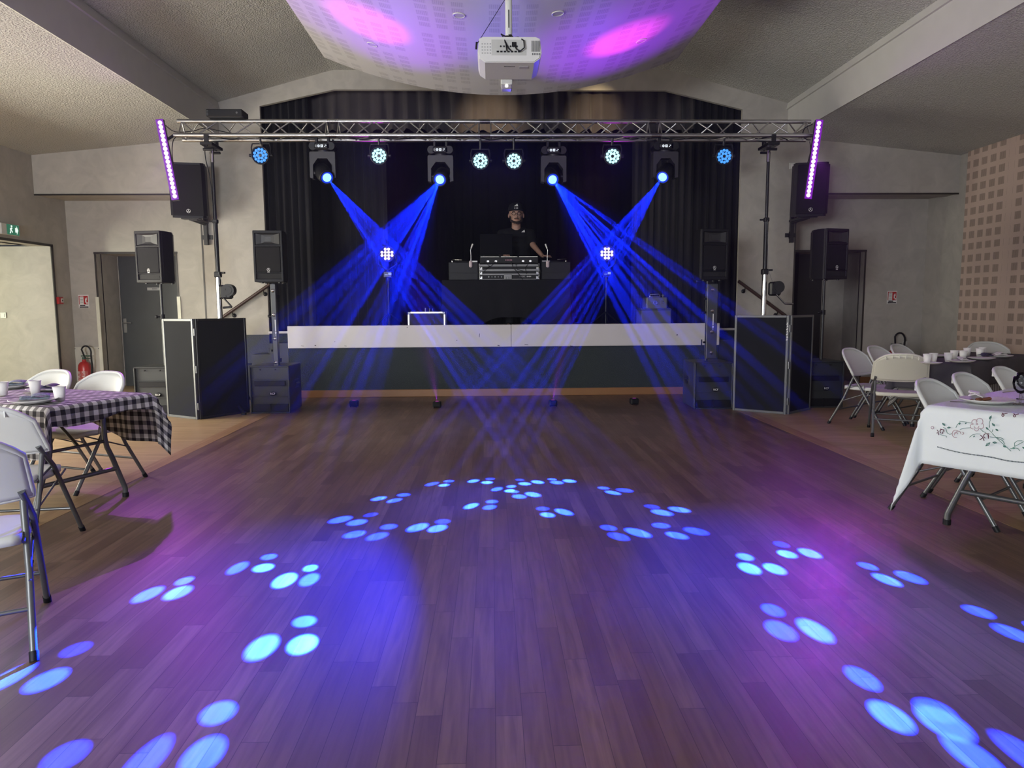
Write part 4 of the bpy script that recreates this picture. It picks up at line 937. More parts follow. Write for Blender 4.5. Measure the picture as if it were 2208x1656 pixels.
# ================================================================== WALL FITTINGS
def exit_sign():
    p = PX(13, 495, XL); root = thing('exit_sign', 'green and white emergency exit sign on the left wall above the entrance', 'sign', p)
    MB().box((0.03, 0, 0), (0.06, 0.36, 0.145), 0.006).build('housing', m_white, root)
    MB().box((0.062, 0.045, 0), (0.004, 0.24, 0.135)).build('green_panel', EM('exit_green', (0.02, 0.16, 0.09), 0.8), root)
    mb = MB()
    mb.prism([(0.085, -0.03), (0.115, -0.03), (0.115, -0.055), (0.145, 0.0), (0.115, 0.055), (0.115, 0.03), (0.085, 0.03)], 0.0635, 0.0665, 'x')
    mb.prism([(-0.03, -0.05), (-0.01, -0.05), (0.0, -0.01), (0.02, -0.04), (0.035, -0.03), (0.01, 0.0), (0.03, 0.02), (0.02, 0.03), (0.0, 0.025), (-0.02, 0.01), (-0.01, -0.015)], 0.0635, 0.0665, 'x'); mb.ball((0.065, 0.012, 0.045), 0.012)
    mb.build('pictogram', EM('exit_white', (0.85, 1.0, 0.9), 1.0), root)
exit_sign()
def fire_alarm():
    p = PX(125, 648, XL); root = thing('fire_alarm', 'small red fire alarm call point on the wall beside the entrance', 'alarm', p)
    MB().box((0.025, 0, 0), (0.05, 0.11, 0.105), 0.006).build('housing', m_red, root)
    mb = MB(); mb.box((0.052, 0.02, 0), (0.004, 0.05, 0.06)); mb.build('glass_pane', m_paper, root)
    mb = MB(); mb.box((0.055, 0.02, 0), (0.003, 0.02, 0.025)); mb.build('push_mark', m_black, root)
fire_alarm()
def fire_sign(p, label):
    root = thing('extinguisher_sign', label, 'sign', p); w, h = 0.155, 0.20
    MB().box((0, -0.004, 0), (w, 0.008, h)).build('plate', m_paper, root)
    mb = MB(); mb.box((w*0.22, -0.009, h*0.10), (w*0.42, 0.002, h*0.66)); mb.box((-w*0.42, -0.009, h*0.1), (w*0.06, 0.002, h*0.66)); mb.box((-w*0.2, -0.009, h*0.40), (w*0.4, 0.002, h*0.05)); mb.build('red_field', m_red, root)
    mb = MB(); mb.box((0, -0.009, -h*0.43), (w*0.86, 0.002, h*0.08)); mb.box((-w*0.12, -0.009, -h*0.31), (w*0.5, 0.002, h*0.08)); [mb.box((-w*0.18, -0.009, h*(0.28-0.12*k)), (w*0.26, 0.002, h*0.02)) for k in range(5)]; mb.build('black_print', m_black, root)
    mb = MB(); mb.box((w*0.22, -0.0105, h*0.05), (w*0.12, 0.002, h*0.28)); mb.box((w*0.22, -0.0105, h*0.24), (w*0.07, 0.002, h*0.06)); mb.box((w*0.33, -0.0105, -h*0.12), (w*0.14, 0.002, h*0.12)); mb.box((w*0.31, -0.0105, h*0.2), (w*0.05, 0.002, h*0.18)); mb.build('pictogram', m_paper, root)
fire_sign(P(181, 650, Y2), 'red and white fire extinguisher sign beside the grey door')
fire_sign(P(1923, 641, Y2), 'red and white fire extinguisher sign on the right recess wall')
def extinguisher(x, y, z, label, rz=0.0):
    root = thing('fire_extinguisher', label, 'fire extinguisher', (x, y, z), rz, 'fire extinguishers')
    MB().lathe([(0.06, 0.0), (0.088, 0.012), (0.09, 0.03), (0.09, 0.36), (0.082, 0.41), (0.06, 0.445), (0.028, 0.462), (0.028, 0.49)], 24).build('cylinder', m_red, root)
    mb = MB()
    def arc(u, v): t = -PI/2+(u-0.5)*1.9; return Vector((0.0915*math.cos(t), 0.0915*math.sin(t), 0.15+0.17*v))
    mb.grid(arc, 12, 2); l = mb.build('label_sheet', M('label_red_print', (0.55, 0.12, 0.11), 0.4, var=0.3, scale=30), root)
    mb = MB()
    for k in range(7):
        for j in range(2):
            t = -PI/2+(-0.45+0.75*j)+0.06*(k % 3); mb.box((0.093*math.cos(t), 0.093*math.sin(t), 0.305-0.022*k), (0.045-0.008*(k % 3), 0.004, 0.006 if k else 0.012))
    mb.build('label_print', m_logo, l)
    mb = MB(); mb.cyl((0, 0, 0.48), (0, 0, 0.53), 0.022); mb.box((0.03, 0, 0.545), (0.13, 0.03, 0.016)); mb.box((0.035, 0, 0.505), (0.11, 0.026, 0.012)); mb.build('valve', M('dark_green_valve', (0.01, 0.06, 0.03), 0.4), root)
    pts = [(0.02, 0, 0.50)]+[(0.055+0.075*math.cos(t), -0.03, 0.60+0.10*math.sin(t)) for t in [PI-0.5-k*(PI-0.2)/9 for k in range(10)]]+[(0.125, -0.02, 0.42), (0.11, -0.02, 0.25), (0.10, -0.02, 0.14)]
    mb = MB(); mb.tube(pts, 0.012, 8); mb.build('hose', m_black, root)
    mb = MB(); mb.cyl((0.10, -0.02, 0.14), (0.10, -0.02, 0.05), 0.013, 0.02); mb.build('nozzle', m_black, root)
    return root
q = P(184, 800, Y2-0.13); pz = P(186, 752, Y2)
mb = MB(); bpl = thing('backing_board', 'pale board on the wall behind the left fire extinguisher', 'board', (P(189, 760, Y2).x, Y2-0.008, 0.34))
MB().box((0, 0, 0), (0.41, 0.016, 0.67), 0.002).build('panel', M('pale_board', (0.60, 0.57, 0.50), 0.6), bpl)
mb = MB(); [mb.cyl((sx*0.18, -0.008, sz*0.31), (sx*0.18, -0.011, sz*0.31), 0.008) for sx in (-1, 1) for sz in (-1, 1)]; build_split(mb, 'screw', m_steel, bpl)
extinguisher(P(183, 800, Y2-0.14).x, Y2-0.14, 0.0, 'red fire extinguisher standing by the grey door behind the white chairs')
mb = MB(); 
extinguisher(P(1927, 760, Y2-0.14).x, Y2-0.14, 0.0, 'fire extinguisher behind the right chairs, only its black hose loop in sight', 0.0).scale = (1.15, 1.15, 1.15)
def wall_switch(p, n, label, nm='light_switch', s=0.085):
    root = thing(nm, label, 'switch' if nm == 'light_switch' else 'socket', p)
    T = Matrix.Identity(4) if n == 'y' else Matrix.Rotation(PI/2, 4, 'Z')
    MB().box((0, -0.006, 0), (s, 0.012, s), 0.003, T).build('plate', m_white, root)
    MB().box((0, -0.014, 0), (s*0.5, 0.006, s*0.6), 0.002, T).build('rocker', m_paper, root)
wall_switch(P(8, 680, YD), 'y', 'white light switch on the bright porch wall')
wall_switch(P(1951, 740, Y2), 'y', 'small wall socket on the right recess wall above the chairs', 'wall_socket', 0.07)
p = P(1708, 358, Y1); wall_switch(p, 'y', 'white junction box on the right pier behind the wall loudspeaker', 'wall_socket', 0.09)

# ceiling fittings
def downlight(px, py, label, lit=False):
    p = on_canopy(px, py); s = 2*(CZ1-CZ0)*(p.x-CX)/CHW**2
    T = TR((0, 0, 0), ry=-math.atan(s)); root = thing('downlight', label, 'ceiling light', p, 0, 'round downlights in the ceiling panel')
    MB().lathe([(0.052, 0.004), (0.051, -0.004), (0.042, -0.006), (0.040, 0.0)], 24, T).build('ring', m_white, root)
    MB().lathe([(0.041, -0.002), (0.02, -0.003), (0, -0.003)], 20, T).build('lamp_face', M('frosted_glass', (0.5, 0.5, 0.52), 0.3), root)
downlight(990, 33, 'round downlight left of the projector pole'); downlight(1203, 29, 'round downlight right of the projector pole')
downlight(803, 96, 'round downlight in the left pink patch of light'); downlight(1383, 88, 'round downlight in the right pink patch of light')
p = on_canopy(1092, 170); root = thing('emergency_light', 'small square emergency light under the far end of the ceiling panel', 'emergency light', (p.x, p.y, p.z))
MB().box((0, 0, -0.045), (0.115, 0.115, 0.05), 0.006).build('housing', m_white, root)
MB().box((0, -0.0, -0.09), (0.11, 0.11, 0.045), 0.01).build('diffuser', M('smoky_diffuser', (0.35, 0.32, 0.38), 0.3), root)
MB().box((0, 0, -0.01), (0.09, 0.09, 0.022)).build('mounting_plate', m_white, root)
MB().ball((0, -0.056, -0.085), 0.016).build('lamp', EM('warm_lamp', (1.0, 0.95, 0.85), 3.0), root)
spot('canopy_edge_lamp', (0.1, 7.9, 3.72), (0.0, 10.8, 3.9), 650, (1.0, 0.76, 0.42), math.radians(24), 1.0, 0.03)
spot('canopy_edge_lamp', (1.3, 7.9, 3.86), (1.55, 10.8, 4.0), 500, (1.0, 0.76, 0.42), math.radians(20), 1.0, 0.03)

# projector on its pole
pc = P(1099, 105, 5.0); pj = thing('projector', 'white video projector hanging on a pole from the ceiling panel', 'projector', (pc.x, 5.2, pc.z))
m_pw = M('projector_white', (0.66, 0.65, 0.64), 0.4, var=0.02)
w, h, d = 0.435, 0.165, 0.36
mb = MB(); pr = [(-w/2, -0.02), (-w/2+0.012, h/2-0.012), (-w/2+0.04, h/2), (w/2-0.04, h/2), (w/2-0.012, h/2-0.012), (w/2, -0.02), (w/2-0.012, -h/2+0.025), (w/2-0.05, -h/2), (-w/2+0.05, -h/2), (-w/2+0.012, -h/2+0.025)]
mb.prism(pr, -d/2, d/2); mb.prism([(x*0.97, z*0.95) for x, z in pr], -d/2-0.008, -d/2); mb.build('body', m_pw, pj)
f = -d/2-0.009
mb = MB(); mb.box((-0.005, f, 0.012), (0.235, 0.003, 0.10)); b_ = mb.build('connector_panel', M('panel_grey', (0.5, 0.5, 0.48), 0.5), pj)
mb = MB()
for k in range(6): mb.cyl((-0.06+0.022*k, f-0.001, 0.018), (-0.06+0.022*k, f-0.005, 0.018), 0.006, n=8)
for k in range(7): mb.box((-0.08+0.024*k, f-0.002, -0.016), (0.016, 0.006, 0.010))
mb.box((0.03, f-0.003, 0.03), (0.03, 0.01, 0.03)); mb.build('sockets', m_black, b_)
mb = MB(); [mb.box((0.15+0.0075*k, f, 0.02), (0.004, 0.004, 0.07)) for k in range(8)]; [mb.box((0.155+0.0115*k, f, -0.03), (0.006, 0.004, 0.012)) for k in range(5)]; mb.build('vent_grille', M('vent_dark', (0.12, 0.12, 0.12), 0.6), pj)
mb = MB(); [mb.box((-0.185+0.018*i, f, 0.035-0.02*j), (0.008, 0.004, 0.008)) for i in range(4) for j in range(4)]; mb.build('keypad', M('key_grey', (0.42, 0.42, 0.42), 0.5), pj)
mb = MB(); text_mb(mb, 'Panasonic', 0.019, TR((0.0, -0.10, -h/2-0.001)) @ Matrix.Diagonal((1, 1, 1, 1)) @ Euler((PI, 0, 0)).to_matrix().to_4x4(), 0, 0.0006); mb.build('lettering', m_black, pj)
mb = MB(); mb.box((0.10, -0.08, -h/2-0.0008), (0.06, 0.05, 0.0016)); mb.build('rating_label', M('label_grey', (0.48, 0.46, 0.48), 0.6), pj)
mb = MB(); mb.cyl((0, -0.0, h/2+0.02), (0, 0, cz(pc.x)-pc.z+0.02), 0.024, n=18); mb.build('ceiling_pole', m_white, pj)
mb = MB(); mb.box((0.0, -0.0245, 0.26), (0.007, 0.002, 0.12)); mb.build('pole_slot', m_black, pj)
mb = MB(); mb.box((0, 0, h/2+0.012), (0.16, 0.12, 0.014), 0.003); [mb.cyl((s*0.12, 0.03*s, h/2), (s*0.12, 0.03*s, h/2+0.02), 0.012) for s in (-1, 1)]; mb.build('mounting_plate', m_white, pj)
mb = MB()
mb.tube([(0.01, -0.03, h/2+0.06), (-0.03, -0.07, h/2+0.045), (-0.055, -0.12, h/2+0.04), (-0.04, -0.17, h/2-0.0), (-0.025, f-0.02, 0.03), (-0.02, f-0.015, -0.015)], 0.0045, 6)
mb.tube([(0.012, -0.03, h/2+0.07), (0.03, -0.08, h/2+0.03), (0.06, -0.15, h/2+0.01), (0.095, f-0.02, 0.05), (0.098, f-0.03, 0.0), (0.07, f-0.025, -0.02), (0.045, f-0.02, -0.005), (0.035, f-0.01, 0.02)], 0.0045, 6)
mb.tube([(0.0, -0.03, h/2+0.07), (0.03, -0.06, h/2+0.03), (0.0, -0.10, h/2+0.015), (-0.035, -0.15, h/2), (-0.03, f-0.015, 0.04), (-0.005, f-0.012, 0.0), (0.01, f-0.01, -0.012)], 0.0045, 6)
mb.build('cables', m_black, pj)
mb = MB(); e = P(1088, 0, 5.15)-Vector(pj.location); mb.tube([(-w/2-0.004, f, 0.03), e, e*1.0+(e-Vector((-w/2, f, 0.03)))*0.9], 0.0022, 5); mb.cyl((-w/2-0.008, f, 0.0), (-w/2-0.004, f, 0.045), 0.007); mb.build('safety_cable', m_black, pj)
# ================================================================== THINGS ON THE STAGE
m_cloth_b = M('black_table_cloth', (0.007, 0.007, 0.012), 0.85, bump=0.2, bscale=150, coord='World', spec=0.2)
# dj table under a black cloth
TXA, TXB, TYA_, TYB_, TZT = -0.74, 1.18, 10.80, 11.42, 1.65
dt = thing('dj_table', 'folding table on the stage hidden under a black cloth', 'table', ((TXA+TXB)/2, 11.1, ZS))
MB().box((0, 0, TZT-ZS-0.03), (TXB-TXA-0.04, TYB_-TYA_-0.04, 0.04), 0.005).build('tabletop', m_dark, dt)
for sx in (-1, 1):
    for sy in (-1, 1): MB().cyl((sx*0.8, sy*0.22, 0), (sx*0.78, sy*0.24, TZT-ZS-0.05), 0.015).build('leg', m_blackm, dt)
mb = MB(); W_, D_ = (TXB-TXA)/2, (TYB_-TYA_)/2
mb.box((0, 0, 0), (2*W_, 2*D_, 0.012), 0.004)
def hem(x): return -(TZT-ZS-0.02)+0.16*math.exp(-((x+0.0-0.07)/0.42)**4)
def front(u, v):
    x = -W_+2*W_*u; y = -D_-0.004-0.03*v*(1+0.5*math.sin(x*9))-0.006*math.sin(x*23)*v
    return Vector((x-0.02*v*(1-2*u), y, hem(x)*v))
mb.grid(front, 70, 10)
for s in (-1, 1): mb.grid(lambda u, v: Vector((s*(W_+0.004+0.03*v*(1+0.6*math.sin(u*14))), -D_+2*D_*u, -(TZT-ZS-0.02)*v)), 20, 8)
ck = mb.build('black_tablecloth', m_cloth_b); ck.location = ((TXA+TXB)/2, 11.1, TZT); tag(ck, 'long black cloth over the performer table, its hem lifted in the middle', 'tablecloth')
def box_thing(name, label, cat, px0, px1, py0, py1, Y, d, mat, group=None, r=0.01):
    a, b = P(px0, py1, Y), P(px1, py0, Y); return a, b
# flight-cased controller with silver rails
a, b = P(1033, 601, 10.86), P(1163, 566, 10.86); w, h = b.x-a.x, 0.245
fc = thing('flight_case', 'black flight case with silver rails in the middle of the black table', 'flight case', ((a.x+b.x)/2, 11.0, TZT+0.007))
MB().box((0, 0.02, h/2), (w-0.01, 0.36, h), 0.006).build('case_body', m_black, fc)
f = -0.165; mb = MB()
for z, t in ((0.008, 0.014), (0.083, 0.026), (0.145, 0.032), (0.215, 0.034)): mb.box((0, f, z), (w, 0.016, t), 0.003)
for s in (-1, 1): mb.box((s*(w/2-0.008), f, h/2), (0.018, 0.018, h), 0.003)
m_rail = M('dull_aluminium', (0.22, 0.22, 0.23), 0.5, metal=0.6); build_split(mb, 'rail', m_rail, fc)
mb = MB()
for s in (-1, 1):
    for z in (0.03, 0.10, 0.17): mb.box((s*(w/2-0.03), f-0.010, z), (0.05, 0.014, 0.05), 0.012); mb.ball((s*(w/2-0.015), f-0.012, z+0.012), 0.014)
build_split(mb, 'corner_fitting', m_chrome, fc)
mb = MB(); mb.box((0.04-0.06, f-0.012, 0.042), (0.12, 0.012, 0.075), 0.006); [mb.box((-0.02+0.03*k, f-0.020, 0.03), (0.018, 0.008, 0.035), 0.003) for k in (-1, 0, 1)]; mb.build('butterfly_latch', m_rail, fc)
mb = MB(); [mb.cyl((-0.31+0.048*k, f-0.004, 0.045), (-0.31+0.048*k, f-0.016, 0.045), 0.009 if k % 2 else 0.011, n=10) for k in range(5)]; build_split(mb, 'jack_socket', m_steel, fc)
mb = MB(); text_mb(mb, 'MUSIC', 0.030, TR((0.20, f-0.006, 0.048), rx=PI/2), 0, 0.0006); [mb.box((0.27+0.018*k, f-0.006, 0.048), (0.010, 0.001, 0.018-0.004*(k % 2))) for k in range(4)]; mb.build('white_lettering', m_logo, fc)
ct = thing('dj_controller', 'black controller standing on the silver-railed flight case', 'dj controller', ((a.x+b.x)/2, 11.0, TZT+0.007+h))
MB().box((0, 0.02, 0.05), (w-0.03, 0.32, 0.10), 0.008).build('body', m_black, ct)
mb = MB(); [mb.box((x, -0.135, 0.101), (l, 0.012, 0.010)) for x, l in ((-0.29, 0.28), (0.0, 0.25), (0.29, 0.28))]; mb.build('top_edge', m_logo, ct)
mb = MB(); [mb.ball((x, -0.146, 0.035), 0.019, (1, 0.4, 0.75)) for x in (-0.32, -0.20, 0.21, 0.32)]; build_split(mb, 'bright_knob', EM('white_dot_emission', (0.95, 0.95, 1.0), 0.9), ct)  # bright white dots with their own emission
mb = MB(); [mb.box((-0.05+0.022*k, -0.142, 0.05), (0.012, 0.003, 0.022)) for k in range(5)]; mb.build('pink_lettering', M('pink_print', (0.35, 0.16, 0.22), 0.5), ct)
mb = MB()
for pts in ([(-0.38, -0.15, 0.03), (-0.30, -0.20, -0.04), (-0.38, -0.19, -0.12)], [(-0.20, -0.15, 0.03), (-0.26, -0.19, -0.03), (-0.40, -0.19, -0.10)], [(0.02, -0.15, 0.04), (0.06, -0.19, -0.06), (0.14, -0.19, -0.16), (0.20, -0.19, -0.24)], [(0.21, -0.15, 0.02), (0.10, -0.18, -0.02), (0.12, -0.19, -0.09), (0.28, -0.19, -0.14)], [(0.32, -0.15, 0.02), (0.24, -0.19, -0.06), (0.26, -0.19, -0.16)], [(0.35, -0.15, 0.02), (0.43, -0.18, 0.0), (0.47, -0.19, -0.1), (0.46, -0.19, -0.2)]):
    mb.tube(pts, 0.005, 6)
mb.build('cables', m_black, ct)
# laptop
a, b = P(1035, 549, 11.12), P(1105, 503, 11.12)
lp = thing('laptop', 'open black laptop seen from behind, beside the performer', 'laptop', ((a.x+b.x)/2, 11.12, a.z-0.07))
MB().box((0, 0.0, (b.z-a.z)/2+0.07), (b.x-a.x, 0.012, b.z-a.z), 0.006, TR(rx=-0.12)).build('screen_lid', M('laptop_shell', (0.004, 0.004, 0.007), 0.8, spec=0.1), lp)
MB().box((0, 0.13, 0.06), (b.x-a.x, 0.26, 0.014), 0.004).build('keyboard_base', m_black, lp)
mb = MB(); [mb.box((s*0.2, 0.13, 0.02), (0.03, 0.2, 0.10)) for s in (-1, 1)]; mb.build('stand', m_blackm, lp)
# record decks left and right
for px0, px1, lab, s in ((968, 1031, 'black record deck at the left end of the black table', -1), (1167, 1230, 'black record deck at the right end of the black table', 1)):
    a, b = P(px0, 604, 10.9), P(px1, 566, 10.9); w = b.x-a.x; h = 0.27
    r = thing('record_deck', lab, 'record deck', ((a.x+b.x)/2, 11.08, TZT+0.007), 0, 'record decks in black cases')
    MB().box((0, 0, h/2), (w, 0.40, h), 0.008).build('case', M('black_case', (0.006, 0.006, 0.010), 0.5, spec=0.3), r)
    mb = MB(); mb.box((0, -0.2, 0.11), (w+0.004, 0.008, 0.012)); mb.cyl((s*w*0.42, -0.202, 0.10), (s*w*0.42, -0.206, 0.10), 0.008); mb.build('case_seam', m_black, r)
    mb = MB(); mb.lathe([(0.17, 0), (0.17, 0.02), (0.02, 0.022), (0.0, 0.03)], 28, TR((-s*0.02, 0, h))); mb.build('platter', m_black, r)
    mb = MB(); mb.cyl((s*(w/2-0.04), 0.12, h), (s*(w/2-0.04), 0.12, h+0.04), 0.02); mb.tube([(s*(w/2-0.04), 0.12, h+0.04), (s*(w/2-0.06), -0.12, h+0.045), (s*(w/2-0.20), -0.15, h+0.035)], 0.008, 8); mb.box((-s*0.15, -0.16, h+0.012), (0.12, 0.02, 0.02)); mb.build('tone_arm', m_chrome, r)
# small gooseneck microphones by the decks
for px, lab, s in ((1015, 'pale gooseneck microphone before the left record deck', 1), (1181, 'pale gooseneck microphone before the right record deck', -1)):
    q = P(px, 576, 10.85); r = thing('gooseneck_mic', lab, 'lamp', q, 0, 'gooseneck microphones')
    mb = MB(); mb.box((0, 0.0, 0.045), (0.05, 0.03, 0.10), 0.014); mb.box((0, 0.02, 0.02), (0.03, 0.04, 0.03)); mb.build('base', M('pale_pink_plastic', (0.62, 0.50, 0.55), 0.45), r)
    mb = MB(); mb.tube([(0.005*s, 0, 0.09), (0.006*s, 0, 0.18), (0.0, 0, 0.25), (0.012*s, 0, 0.285)], 0.0055, 8); mb.build('neck', m_alu, r)
    mb = MB(); mb.cyl((0.010*s, 0, 0.28), (0.035*s, -0.005, 0.345), 0.010, 0.012); mb.build('mic_head', m_logo, r)
# silver-edged flight case standing at the stage edge
a, b = P(880, 706, 10.45), P(960, 672, 10.45); w, h = b.x-a.x, b.z-ZS
r = thing('road_case', 'black road case with silver edges standing behind the white board', 'flight case', ((a.x+b.x)/2, 10.62, ZS))
MB().box((0, 0, h/2), (w-0.01, 0.33, h-0.01), 0.004).build('case_body', m_black, r)
mb = MB()
for s in (-1, 1): mb.box((s*(w/2-0.011), -0.165, h/2), (0.024, 0.022, h), 0.003); mb.box((s*(w/2-0.011), 0.165, h/2), (0.024, 0.022, h), 0.003)
mb.box((0, -0.165, h-0.012), (w, 0.022, 0.024), 0.003); mb.box((0, 0.165, h-0.012), (w, 0.022, 0.024), 0.003); mb.box((0, -0.165, 0.012), (w, 0.022, 0.024), 0.003); build_split(mb, 'edge_rail', m_alu, r)
mb = MB(); [mb.box((s*(w/2-0.02), -0.172, h-0.02), (0.045, 0.02, 0.045), 0.008) for s in (-1, 1)]; build_split(mb, 'corner_fitting', m_steel, r)
mb = MB(); mb.cyl((-0.03, 0, h), (-0.03, 0, h+0.055), 0.010); mb.cyl((0.03, 0, h), (0.03, 0, h+0.05), 0.005); mb.cyl((0.07, 0.05, h), (0.07, 0.05, h+0.045), 0.006); build_split(mb, 'peg', m_steel, r)
# fog machine on a dark box
a, b = P(1383, 708, 10.75), P(1447, 665, 10.75); w, h = b.x-a.x, b.z-ZS
r = thing('dark_crate', 'plain dark grey crate on the stage under the fog machine', 'crate', ((a.x+b.x)/2, 10.95, ZS))
MB().box((0, 0, h/2), (w, 0.4, h), 0.006).build('body', M('slate_box', (0.10, 0.105, 0.125), 0.6), r)
mb = MB(); mb.box((0, 0, h-0.02), (w+0.008, 0.408, 0.02), 0.003); mb.build('rim', m_dark, r)
a2, b2 = P(1394, 664, 10.78), P(1438, 641, 10.78)
fm = thing('fog_machine', 'small grey fog machine with a carrying handle on the dark crate', 'fog machine', ((a2.x+b2.x)/2, 10.93, ZS+h))
w2, h2 = b2.x-a2.x, b2.z-(ZS+h); m_fog = M('fog_machine_grey', (0.16, 0.165, 0.19), 0.4, metal=0.3)
MB().box((0, 0, h2/2), (w2, 0.32, h2), 0.008).build('body', m_fog, fm)
mb = MB(); mb.lathe([(0.038, 0), (0.036, 0.014), (0.018, 0.018), (0.014, 0.006), (0, 0.006)], 20, TR((-0.02, -0.16, h2*0.5), rx=PI/2)); mb.build('nozzle', m_fog, fm)
mb = MB(); mb.box((0.085, -0.162, h2*0.55), (0.05, 0.006, 0.055), 0.002); mb.ball((0.092, -0.166, h2*0.6), 0.012); mb.build('control_plate', m_steel, fm)
mb = MB(); mb.tube([(-0.08, 0, h2), (-0.07, 0, h2+0.045), (0.06, 0, h2+0.05), (0.085, 0, h2+0.02)], 0.011, 8); mb.box((0.0, 0, h2+0.008), (0.16, 0.05, 0.016)); mb.build('handle', m_chrome, fm)
mb = MB(); mb.cyl((0.13, 0.0, h2), (0.13, 0.0, h2+0.045), 0.008); mb.cyl((0.11, 0, h2+0.03), (0.155, 0, h2+0.03), 0.006); mb.build('filler_cap', m_steel, fm)
mb = MB(); mb.box((w2/2+0.02, 0.05, h2*0.45), (0.04, 0.2, h2*0.8), 0.01); mb.build('side_tank', m_dark, fm)
# oddments at the left edge of the stage
a, b = P(607, 713, 10.72), P(620, 680, 10.72)
r = thing('picture_frame', 'small thin dark frame leaning at the left edge of the stage', 'frame', ((a.x+b.x)/2, 10.85, ZS)); w, h = b.x-a.x+0.02, b.z-ZS
mb = MB(); [mb.box((s*w/2, 0, h/2), (0.012, 0.02, h)) for s in (-1, 1)]; mb.box((0, 0, h-0.006), (w, 0.02, 0.012)); mb.box((0, 0, 0.006), (w, 0.02, 0.012)); mb.build('frame_bars', M('grey_frame', (0.11, 0.12, 0.13), 0.4), r)
MB().box((0, 0.008, h/2), (w-0.01, 0.004, h-0.01)).build('dark_sheet', m_black, r)
q = P(633, 700, 10.7); r = thing('cable_reel', 'dark red hose reel arch on the stage behind the white board', 'reel', (q.x, 10.8, ZS+0.10))
mb = MB(); mb.tube([(0.068*math.cos(t), 0, 0.0+0.085*math.sin(t)) for t in [PI*2*k/24 for k in range(25)]], 0.020, 8); mb.build('rim', M('maroon_plastic', (0.12, 0.012, 0.025), 0.4), r)
mb = MB(); mb.cyl((0, 0.03, 0.0), (0, -0.03, 0.0), 0.035); mb.box((0, 0.01, -0.05), (0.12, 0.05, 0.10)); mb.build('hub', m_dark, r)
q = P(658, 690, 10.7); r = thing('tool_case', 'small dark case with metal studs on the stage behind the white board', 'case', (q.x, 10.85, ZS))
MB().box((0, 0, 0.07), (0.14, 0.14, 0.14), 0.01).build('body', M('dark_violet_case', (0.03, 0.025, 0.05), 0.4), r)
mb = MB(); [mb.ball((x, -0.07, z), 0.006) for x, z in ((0.03, 0.13), (0.0, 0.09), (0.05, 0.06), (0.055, 0.11))]; mb.tube([(-0.05, 0, 0.14), (-0.045, 0, 0.165), (0.045, 0, 0.165), (0.05, 0, 0.14)], 0.006, 6); mb.build('fittings', m_chrome, r)

